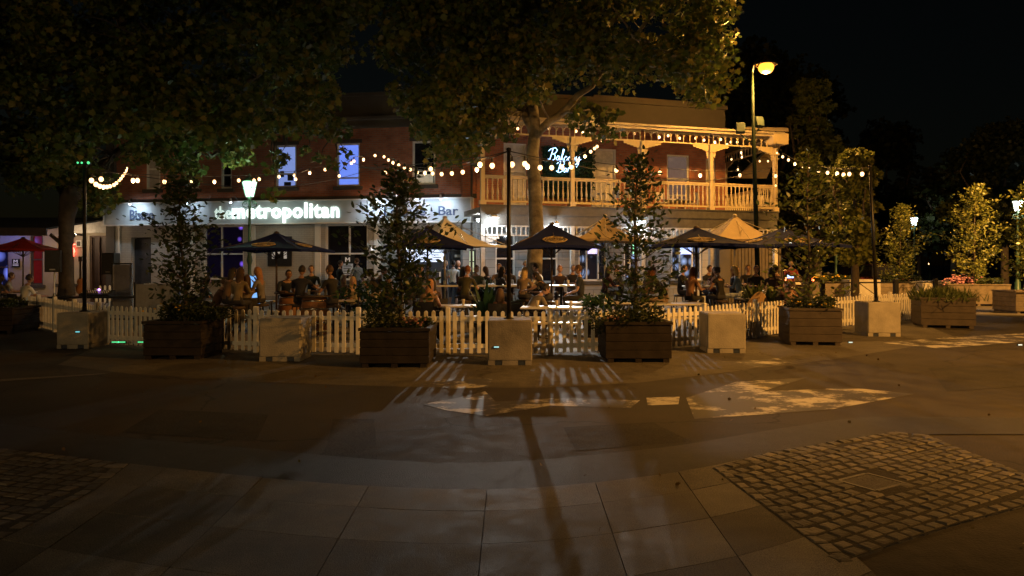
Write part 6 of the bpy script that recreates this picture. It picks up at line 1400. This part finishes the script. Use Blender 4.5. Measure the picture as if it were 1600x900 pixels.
person('standing man in a bright white shirt bending over the group before the grey wall', 820, 24.3, 'stand', 175, (.68, .70, .75), DK, 'short', 'grey', 0, False, ('chest', 'reach'), sleeves='long', lean=14, pitch=25)
person('woman with black hair just in front of the man in the bright white shirt', 822, 22.6, 'sit', -10, K, DK, 'bob', 'dark', 1, True, ('table', 'table'), hi=True)
person('blonde woman with long wavy hair seen from behind right of the middle pole', 817, 19.6, 'sit', 20, (.34, .26, .18), DK, 'long', 'blond', 0, True, ('table', 'table'), 'short', hi=True)
person('man in a white tee on a stool looking left in front of the tree trunk', 846, 21.5, 'sit', -70, (.60, .58, .52), DK, 'short', 'dark', 0, False, ('table', 'table'), hi=True, s=1.08)
person('woman in a black singlet leaning over the table under the navy umbrella', 860, 18.6, 'sit', -55, K, DK, 'long', 'dark', 0, True, ('reach', 'table'), 'none', lean=38, hi=True, head=-20, pitch=20)
person('man in a dark polo facing the camera under the navy umbrella', 874, 22.0, 'sit', 178, (.05, .03, .05), DK, 'short', 'red', 0, False, ('table', 'table'), hi=True)
person('man in a dark blue tee sitting sideways with hands together, left of the third tree', 908, 18.8, 'sit', -82, (.03, .04, .065), (.02, .02, .02), 'short', 'brown', 0, False, ('knee', 'knee'), hi=True, lean=4)
person('man in a grey long sleeve hunched over the low white table', 822, 15.9, 'sit', 62, (.26, .22, .17), DK, 'short', 'dark', 0, False, ('table', 'table'), 'long', lean=42, head=10, pitch=20)
person('small child with brown hair behind the fence left of the middle pole', 781, 14.9, 'sit', 0, (.25, .12, .08), DK, 'bob', 'brown', 1, True, s=.72)
person('man in a black tee hunched to the left, arms lit orange, behind the third tree', 1043, 17.8, 'sit', -65, K, (.30, .22, .15), 'short', 'red', 1, False, ('reach', 'table'), lean=34, hi=True)
person('person facing right behind the third young tree', 1006, 18.6, 'sit', 70, (.25, .18, .14), DK, 'short', 'brown', 0, False, ('table', 'table'), lean=20, hi=True)
person('woman with long brown hair lit orange left of the round white table', 1077, 18.6, 'sit', 50, (.30, .15, .08), K, 'long', 'red', 1, True, ('table', 'table'), 'none', hi=True)
person('woman in maroon facing the camera with hands at her chin by the round white table', 1115, 20.9, 'sit', 182, (.14, .04, .05), K, 'long', 'brown', 0, True, ('drink', 'drink'), 'none', hi=True)
person('person seen from behind in black with bare shoulders right of the round white table', 1127, 19.2, 'sit', -28, K, DK, 'bun', 'dark', 1, True, ('table', 'table'), 'none', hi=True)
person('dark haired person behind the table of women, against the grey wall', 1103, 23.2, 'sit', 150, DK, DK, 'short', 'dark', 1, False, hi=True)
person('blonde person in a light denim shirt by the grassy plants', 1157, 20.2, 'sit', -70, (.16, .24, .36), (.3, .34, .4), 'bob', 'blond', 0, True, ('chest', 'table'), 'long', hi=True, s=1.06)
person('person in dark clothes behind the grassy plants', 1179, 21.5, 'sit', 180, K, DK, 'short', 'brown', 1, False, hi=True)
person('dark haired person left of a pair behind the fence near the corner', 1206, 20.2, 'sit', 20, (.05, .03, .03), DK, 'bob', 'dark', 1, True, hi=True)
person('dark haired person right of a pair behind the fence near the corner', 1219, 20.8, 'sit', -30, (.04, .03, .04), DK, 'short', 'dark', 1, False, hi=True)
person('person with long auburn hair looking down beside the sparse right tree', 1230, 17.7, 'sit', 30, (.28, .14, .1), DK, 'long', 'strawberry', 0, True, ('drink', 'table'), 'short', lean=20)
person('child with a brown ponytail right beside the auburn haired person', 1241, 17.1, 'sit', -20, (.4, .24, .16), DK, 'bun', 'brown', 0, True, s=.80)
person('standing person in red far behind the corner post', 1236, 27.5, 'stand', 200, (.35, .05, .03), DK, 'short', 'dark', 1, False, ('chest', 'down'))
person('person in a white tee seen from behind at the far left end of the fence', 36, 19.6, 'sit', 30, WH, DK, 'short', 'dark', 1, False)
person('person in white far left under the red umbrella', 8, 23.5, 'sit', 60, (.45, .43, .4), DK, 'short', 'brown', 0, False)
person('person in grey partly cut off at the left edge under the red umbrella', -6, 22.8, 'sit', 20, (.1, .1, .1), DK, 'bob', 'dark', 1, True)

MR = (.10, .03, .035)
for a in [
 ('man in a charcoal jumper facing right, half hidden by the middle planter tree', 640, 20.4, 'sit', 70, DK, DK, 'short', 'dark', 0, False, ('table', 'table'), 'long', 12, None, True),
 ('woman in navy long sleeves in front of the bright menu screens', 656, 23.6, 'sit', 150, NV, DK, 'long', 'brown', 0, True, ('table', 'drink'), 'long', 8, None, True),
 ('man in dark grey at the far side of the crowd left of the tree trunk', 797, 24.0, 'sit', 200, (.07, .07, .08), DK, 'short', 'brown', 0, False, ('table', 'drink'), 'long', 10, None, True),
 ('woman with a bob haircut and black jacket behind the potted dark leafy plant', 764, 23.6, 'sit', -60, K, DK, 'bob', 'brown', 0, True, ('table', 'table'), 'long', 10, None, True),
 ('man in a dark jacket between the dark polo man and the balcony post', 893, 24.0, 'sit', 160, DK, DK, 'short', 'grey', 0, False, ('chest', 'table'), 'long', 8, None, True),
 ('woman in a maroon jumper just left of the slender third tree', 944, 21.4, 'sit', 60, MR, DK, 'long', 'dark', 0, True, ('table', 'table'), 'long', 12, None, True),
 ('man in a navy jumper seen through the slender third tree', 972, 22.4, 'sit', -80, NV, DK, 'short', 'dark', 0, False, ('table', 'drink'), 'long', 12, None, True),
 ('dark haired man in black behind the orange lit woman', 1062, 22.6, 'sit', 120, K, DK, 'short', 'dark', 0, False, ('table', 'chest'), 'long', 10, None, True),
 ('woman with brown hair and charcoal coat left of the denim shirt person', 1143, 22.4, 'sit', 90, DK, DK, 'bob', 'brown', 0, True, ('table', 'table'), 'long', 10, None, True),
 ('man in a dark coat against the timber screen behind the denim shirt person', 1168, 23.8, 'sit', 190, K, DK, 'short', 'brown', 1, False, ('table', 'table'), 'long', 10, None, True),
 ('person in dark green against the white wall between the barrel table men', 487, 21.8, 'sit', 170, (.03, .05, .04), DK, 'short', 'brown', 0, False, ('table', 'table'), 'long', 12, None, True),
 ('person in dark blue low at the left table beside the leftmost planter tree', 314, 19.6, 'sit', 40, NV, DK, 'bob', 'dark', 1, True, ('table', 'table'), 'long', 14, None, False)]:
    person(*a[:10], a[10], a[11], a[12], a[13], a[14], a[15])
# ================================================================== OTHER THINGS IN THE GARDEN
def loudspeaker(label, px, py, Y, rz):
    c = at(px, py, Y); r = thing('loudspeaker', label, 'loudspeaker', c, rz, 'loudspeakers on stands'); w, d, h = .44, .36, .68
    m = MB(); m.add([(-w / 2, -d / 2, -h / 2), (w / 2, -d / 2, -h / 2), (w * .34, d / 2, -h / 2), (-w * .34, d / 2, -h / 2), (-w / 2, -d / 2, h / 2), (w / 2, -d / 2, h / 2), (w * .34, d / 2, h / 2), (-w * .34, d / 2, h / 2)], [(0, 3, 2, 1), (4, 5, 6, 7), (0, 1, 5, 4), (1, 2, 6, 5), (2, 3, 7, 6), (3, 0, 4, 7)]); m.build('cabinet', mat('speaker_black', (.02, .02, .022), .6), r)
    MB().bb(-w / 2 + .03, w / 2 - .03, -d / 2 - .012, -d / 2 - .001, -h / 2 + .04, h / 2 - .04, bev=.005).build('grille', mat('speaker_grille', (.03, .03, .03), .5, bump=1, bscale=200), r)
    MB().bb(-.08, .08, -d / 2 - .016, -d / 2 - .012, -h / 2 + .06, -h / 2 + .10).build('badge', mat('badge_grey', (.3, .3, .3), .4, metal=.5), r)
    t = thing('speaker_stand', label.replace('loudspeaker', 'tripod stand under the loudspeaker'), 'stand', (c.x, c.y, 0), rz, 'loudspeaker tripod stands')
    MB().tube([(0, 0, .1), (0, 0, c.z - h / 2)], .02, 8).build('pole', whitep, t)
    for k in range(3):
        a = k * 2.094 + .3; MB().tube([(0, 0, .75), (.45 * math.cos(a), .45 * math.sin(a), .02)], .014, 6).build('leg', black, t)
loudspeaker('black loudspeaker left of the leftmost pole', 85, 408, 23, R(15)); loudspeaker('black loudspeaker right of the leftmost pole', 175, 412, 23.5, R(-12))
# bronze statue-like microphone stand and guitar shapes on the little stage
g = thing('guitar', 'small pale guitar standing upright on the stage behind the fence', 'guitar', at(126, 452, 22.5), 0)
m = MB(); m.ball((0, 0, .0), (.16, .05, .18), 12).ball((0, 0, .22), (.12, .045, .13), 12); m.build('body', mat('guitar_wood', (.45, .20, .08), .35), g)
MB().bb(-.025, .025, -.03, .0, .3, .85).build('neck', dwood, g); MB().bb(-.05, .05, -.035, .0, .85, 1.0).build('headstock', dwood, g)
st = thing('stage_table', 'long black table with sound gear behind the weathered block', 'table', (at(160, 0, 20.5).x, 20.5, 0), R(3)); MB().bb(-1.3, 1.3, -.35, .35, .70, .75, bev=.01).build('table_top', black, st)
for sx in (-1, 1):
    for sy in (-1, 1): MB().tube([(sx * 1.2, sy * .3, .7), (sx * 1.2, sy * .3, 0)], .02, 6).build('leg', black, st)
mx = thing('mixing_desk', 'small mixing desk with a purple light on the stage table', 'mixing desk', (at(152, 0, 20.5).x, 20.5, .75), R(3)); MB().add([(-.4, -.2, 0), (.4, -.2, 0), (.4, .2, 0), (-.4, .2, 0), (-.4, -.2, .06), (.4, -.2, .06), (.4, .2, .16), (-.4, .2, .16)], [(0, 3, 2, 1), (4, 5, 6, 7), (0, 1, 5, 4), (1, 2, 6, 5), (2, 3, 7, 6), (3, 0, 4, 7)]).build('case', black, mx)
b = MB()
for k in range(12):
    for j in range(3): b.bb(-.36 + k * .06, -.345 + k * .06, -.12 + j * .1, -.10 + j * .1, .09 + j * .025, .115 + j * .025)
b.build('sliders', whitep, mx); MB().ball((0, .1, .17), .03, 8).build('indicator_lamp', emat('violet_led', (.5, .2, 1), 8), mx)
bs = thing('banner_stand', 'tall silver framed display stand beside the right loudspeaker', 'banner stand', (at(191, 0, 21.8).x, 21.8, 0), R(-6))
MB().bb(-.28, .28, 0, .03, .15, 1.62).build('panel', mat('silver_sheet', (.30, .30, .32), .35, metal=.6, var=.3, scale=2), bs); frame_of(-.32, .32, .1, 1.67, -.03, t=.04, d=.07).build('frame', steelc, bs); MB().bb(-.35, .35, -.25, .25, 0, .05).build('foot', black, bs)
sbd = thing('sidewalk_sign', 'glowing blue advertising board behind the mint lantern post', 'sign', (at(397, 0, 21).x, 21, 0), R(-18))
MB().bb(-.22, .22, 0, .03, .45, 1.30, bev=.01).build('panel', emat('blue_panel', (.10, .42, .95), 1.1), sbd); frame_of(-.25, .25, .42, 1.33, -.02, t=.03, d=.06).build('frame', whitep, sbd)
for sx in (-1, 1): MB().tube([(sx * .2, 0, .45), (sx * .22, 0, 0)], .015, 6).build('leg', black, sbd)
ph = thing('phone_screen', 'bright blue screen held up near the corner end of the garden', 'phone', at(1235, 432, 17.3), R(10)); MB().bb(-.085, .085, 0, .012, -.04, .04, bev=.005).build('case', black, ph); MB().bb(-.08, .08, -.004, -.001, -.034, .034).build('screen', emat('phone_glow', (.1, .35, 1), 5), ph)
gs = thing('glass_screen', 'frosted glass wind screen panel behind the leftmost planter', 'screen', (at(245, 0, 18).x, 18, 0), R(4)); MB().bb(-.5, .5, 0, .02, .15, 1.15).build('panel', mat('frosted_panel', (.16, .17, .19), .3), gs)
for sx in (-1, 1): MB().bb(sx * .52 - .02, sx * .52 + .02, -.02, .04, 0, 1.2).build('post', black, gs)
mb_ = thing('menu_rack', 'stack of white notices by the entrance doors', 'notice', wloc(-.1, -.3, 0) if False else at(693, 440, 27.2), 0); MB().bb(-.16, .16, 0, .01, -.05, .36).build('sheet', mat('poster_paper', (.6, .62, .62)), mb_); MB().bb(-.17, .17, .011, .03, -.06, .37).build('backing', blk, mb_)
# strap-leaved and grassy garden plants in pots
def pot_plant(label, px, Y, size, n, kind='strap', colr=((.02, .05, .02), (.04, .09, .03)), pot=.22, hgt=.4, top=1.5):
    b = Vector((at(px, 0, Y).x, Y, 0)); r = thing('potted_plant', label, 'plant', b, 0, 'potted plants in the beer garden')
    MB().lathe([(pot * .75, 0), (pot, hgt), (pot * 1.06, hgt), (pot * 1.06, hgt + .03), (pot * .9, hgt + .03), (pot * .85, hgt - .03), (.001, hgt - .03)], n=16).build('pot', black, r)
    lm_ = leafmat('strap_leaf' + str(colr[0][0]), list(colr), .2, .4)
    if kind == 'strap':
        m = MB(); 
        for k in range(n):
            a = random.uniform(0, 6.28); L_ = size * random.uniform(.7, 1.1); out = random.uniform(.25, .8); w = .055 * size; vs = []
            for i in range(7):
                t = i / 6; rad = out * L_ * t; z = hgt + L_ * (t - out * .75 * t * t); ww = w * math.sin(math.pi * min(.98, .15 + t * .85)) + .003
                cx, cyy = rad * math.cos(a), rad * math.sin(a); vs += [(cx - ww * math.sin(a), cyy + ww * math.cos(a), z), (cx, cyy, z - .01), (cx + ww * math.sin(a), cyy - ww * math.cos(a), z)]
            m.add(vs, [(3 * i + j, 3 * i + j + 1, 3 * i + j + 4, 3 * i + j + 3) for i in range(6) for j in range(2)], 0, True)
        m.build('foliage', lm_, r)
    else:
        foliage_cluster(r, [((random.gauss(0, .22), random.gauss(0, .22), hgt + random.uniform(0, top)), .2) for _ in range(n)], 60, .10, lm_, name='foliage')
        MB().tube([(0, 0, hgt - .05), (0, 0, hgt + top)], .02, 6).build('stem', darkbark, r)
pot_plant('broad strap leaved plant in a pot left of the middle pole', 758, 15.2, 1.05, 18)
pot_plant('bushy potted plant behind the fence left of the middle young tree', 560, 16.0, 1, 12, 'bush', top=.7)
pot_plant('grassy plant in a pot right of the denim shirt person', 1178, 19.3, .95, 46, colr=((.05, .07, .02), (.09, .11, .035)))
pot_plant('second grassy plant close to the dark haired pair', 1198, 19.0, .95, 40, colr=((.05, .07, .02), (.09, .11, .035)))
pot_plant('low leafy plant at the foot of the balcony post beside the dark blue tee man', 925, 16.5, 1, 8, 'bush', top=.45)
pot_plant('dark leafy plant beside the olive tee man', 760, 22.0, 1, 12, 'bush', top=.75)
# a round woven chair lit orange
wc = thing('wicker_armchair', 'round backed wicker chair lit orange behind the fence near the grassy plants', 'chair', (at(1178, 0, 18.0).x, 18.0, 0), R(10))
wk = mat('pale_wicker', (.30, .19, .09), .7, bump=.8, bscale=70, var=.3)
m = MB(); vs = []
for i in range(11):
    u = -1 + i / 5; z1 = .98 - .36 * u * u; vs += [(u * .28, -.24 + .12 * u * u, .42), (u * .31, -.30 + .14 * u * u, z1)]
m.add(vs, [(2 * i, 2 * i + 2, 2 * i + 3, 2 * i + 1) for i in range(10)], 0, True); m.add([(x, y + .02, z) for x, y, z in vs], [(2 * i, 2 * i + 1, 2 * i + 3, 2 * i + 2) for i in range(10)], 0, True); m.build('backrest', wk, wc)
MB().lathe([(.001, .38), (.25, .38), (.27, .42), (.25, .45), (.001, .45)], n=16).build('seat', wk, wc); leg4(wc, .17, .39, wk, .018)
# parked cars far right
paint = mat('car_paint_dark', (.03, .015, .015), .25, metal=.4, spec=.8)
def car(label, px, Y, rz, taillit=False, pm_=None):
    b = Vector((at(px, 0, Y).x, Y, 0)); r = thing('parked_car', label, 'car', b, rz, 'parked cars in the side street'); pm_ = pm_ or paint
    # long axis y, tail towards -y
    prof = [(-2.2, .35), (-2.25, .75), (-2.15, 1.02), (1.0, 1.05), (2.0, .88), (2.2, .6), (2.15, .32)]
    def sect(pr, w0, w1, m, mi=0):
        k = len(pr); vs = [(-w0 if z < 1.2 else -w1, y, z) for y, z in pr] + [(w0 if z < 1.2 else w1, y, z) for y, z in pr]
        m.add(vs, [tuple(range(k)), tuple(range(k, 2 * k))[::-1]] + [(i, k + i, k + (i + 1) % k, (i + 1) % k) for i in range(k)], mi)
    m = MB(); sect(prof, .9, .9, m); body = m.build('body', pm_, r)
    bv = body.modifiers.new('bevel', 'BEVEL'); bv.width = .07; bv.segments = 2
    m = MB(); sect([(-2.0, 1.03), (-1.75, 1.55), (-1.5, 1.62), (.3, 1.60), (1.05, 1.05)], .84, .66, m); cb = m.build('cabin_glass', darkglass, r); 
    m = MB(); sect([(-1.72, 1.56), (-1.48, 1.66), (.25, 1.64), (.34, 1.59)], .70, .67, m); m.build('roof', pm_, r)
    for sx in (-1, 1):
        for y in (-1.4, 1.4):
            w = MB(); w.lathe([(.001, -.11), (.2, -.11), (.33, -.09), (.34, 0), (.33, .09), (.2, .11), (.001, .11)], n=18); 
            o = w.build('wheel', mat('tyre', (.02, .02, .02), .8), r); o.location = (sx * .80, y, .34); o.rotation_euler = (0, R(90), 0)
            rm = MB().lathe([(.001, -.118), (.19, -.118), (.2, .118), (.001, .118)], n=12).build('rim', steelc, o)
        tm_ = emat('tail_glow', (1, .10, .03), 14) if taillit else mat('tail_glass', (.25, .02, .02), .2)
        MB().bb(sx * .72 - .14, sx * .72 + .14, -2.30, -2.2, .72, .92, bev=.02).build('tail_light', tm_, r); MB().bb(sx * .65 - .18, sx * .65 + .18, 2.02, 2.2, .62, .78, bev=.02).build('headlight', mat('lens', (.6, .6, .6), .1), r)
        MB().bb(sx * .98 - .08, sx * .98 + .08, .55, .7, .98, 1.12, bev=.02).build('mirror', pm_, r)
    MB().bb(-.25, .25, -2.29, -2.262, .55, .67).build('number_plate', whitep, r)
    return r
car('dark parked car seen from behind left of the rightmost string light pole', 1348, 38, R(8))
car('silver roofed car in the dark behind the first dark parked car', 1325, 46, R(4), pm_=mat('car_paint_silver', (.3, .3, .32), .3, metal=.5))
car('car with glowing red tail lights behind the corner of the building', 1228, 41, R(-5), True)
br = thing('barrier_rail', 'low red and white reflective barrier rail across the far road', 'barrier', (at(1388, 0, 38).x, 38, 0), R(2)); MB().bb(-1.2, 1.2, -.03, .03, .70, .86).build('rail', mat('barrier_red', (.5, .04, .04), .5, emis=(1, .1, .08), estr=.12), br)  # faint red emission on the rail stands in for its reflection
for sx in (-1.1, 1.1): MB().bb(sx - .04, sx + .04, -.04, .04, 0, .86).build('post', whitep, br)
p_ = make_planter('large dark timber planter cut off by the left edge of the photo', -14, 522, 1.0, 1.0, .62, 0, plank, 0, 0)[0]
foliage_cluster(p_, [((random.uniform(-.5, .6), random.uniform(-.4, .3), .72), .15) for _ in range(16)], 70, .06, planter_shrub)
# lamp over the far left smoky corner and far street lights
for k, (px, py, Y) in enumerate([(1474, 356, 90), (1452, 412, 95)]):
    s_ = thing('distant_lamp', ['tiny bluish lamp far away between the park trees', 'tiny warm lamp low in the far dark'][k], 'light', at(px, py, Y)); MB().ball((0, 0, 0), .12, 8).build('bulb', emat('far_blue' if k == 0 else 'far_warm', (.5, .65, 1) if k == 0 else (1, .6, .25), 6), s_); MB().tube([(0, .05, -.1), (0, .05, -s_.location.z)], .05, 6).build('post', black, s_)
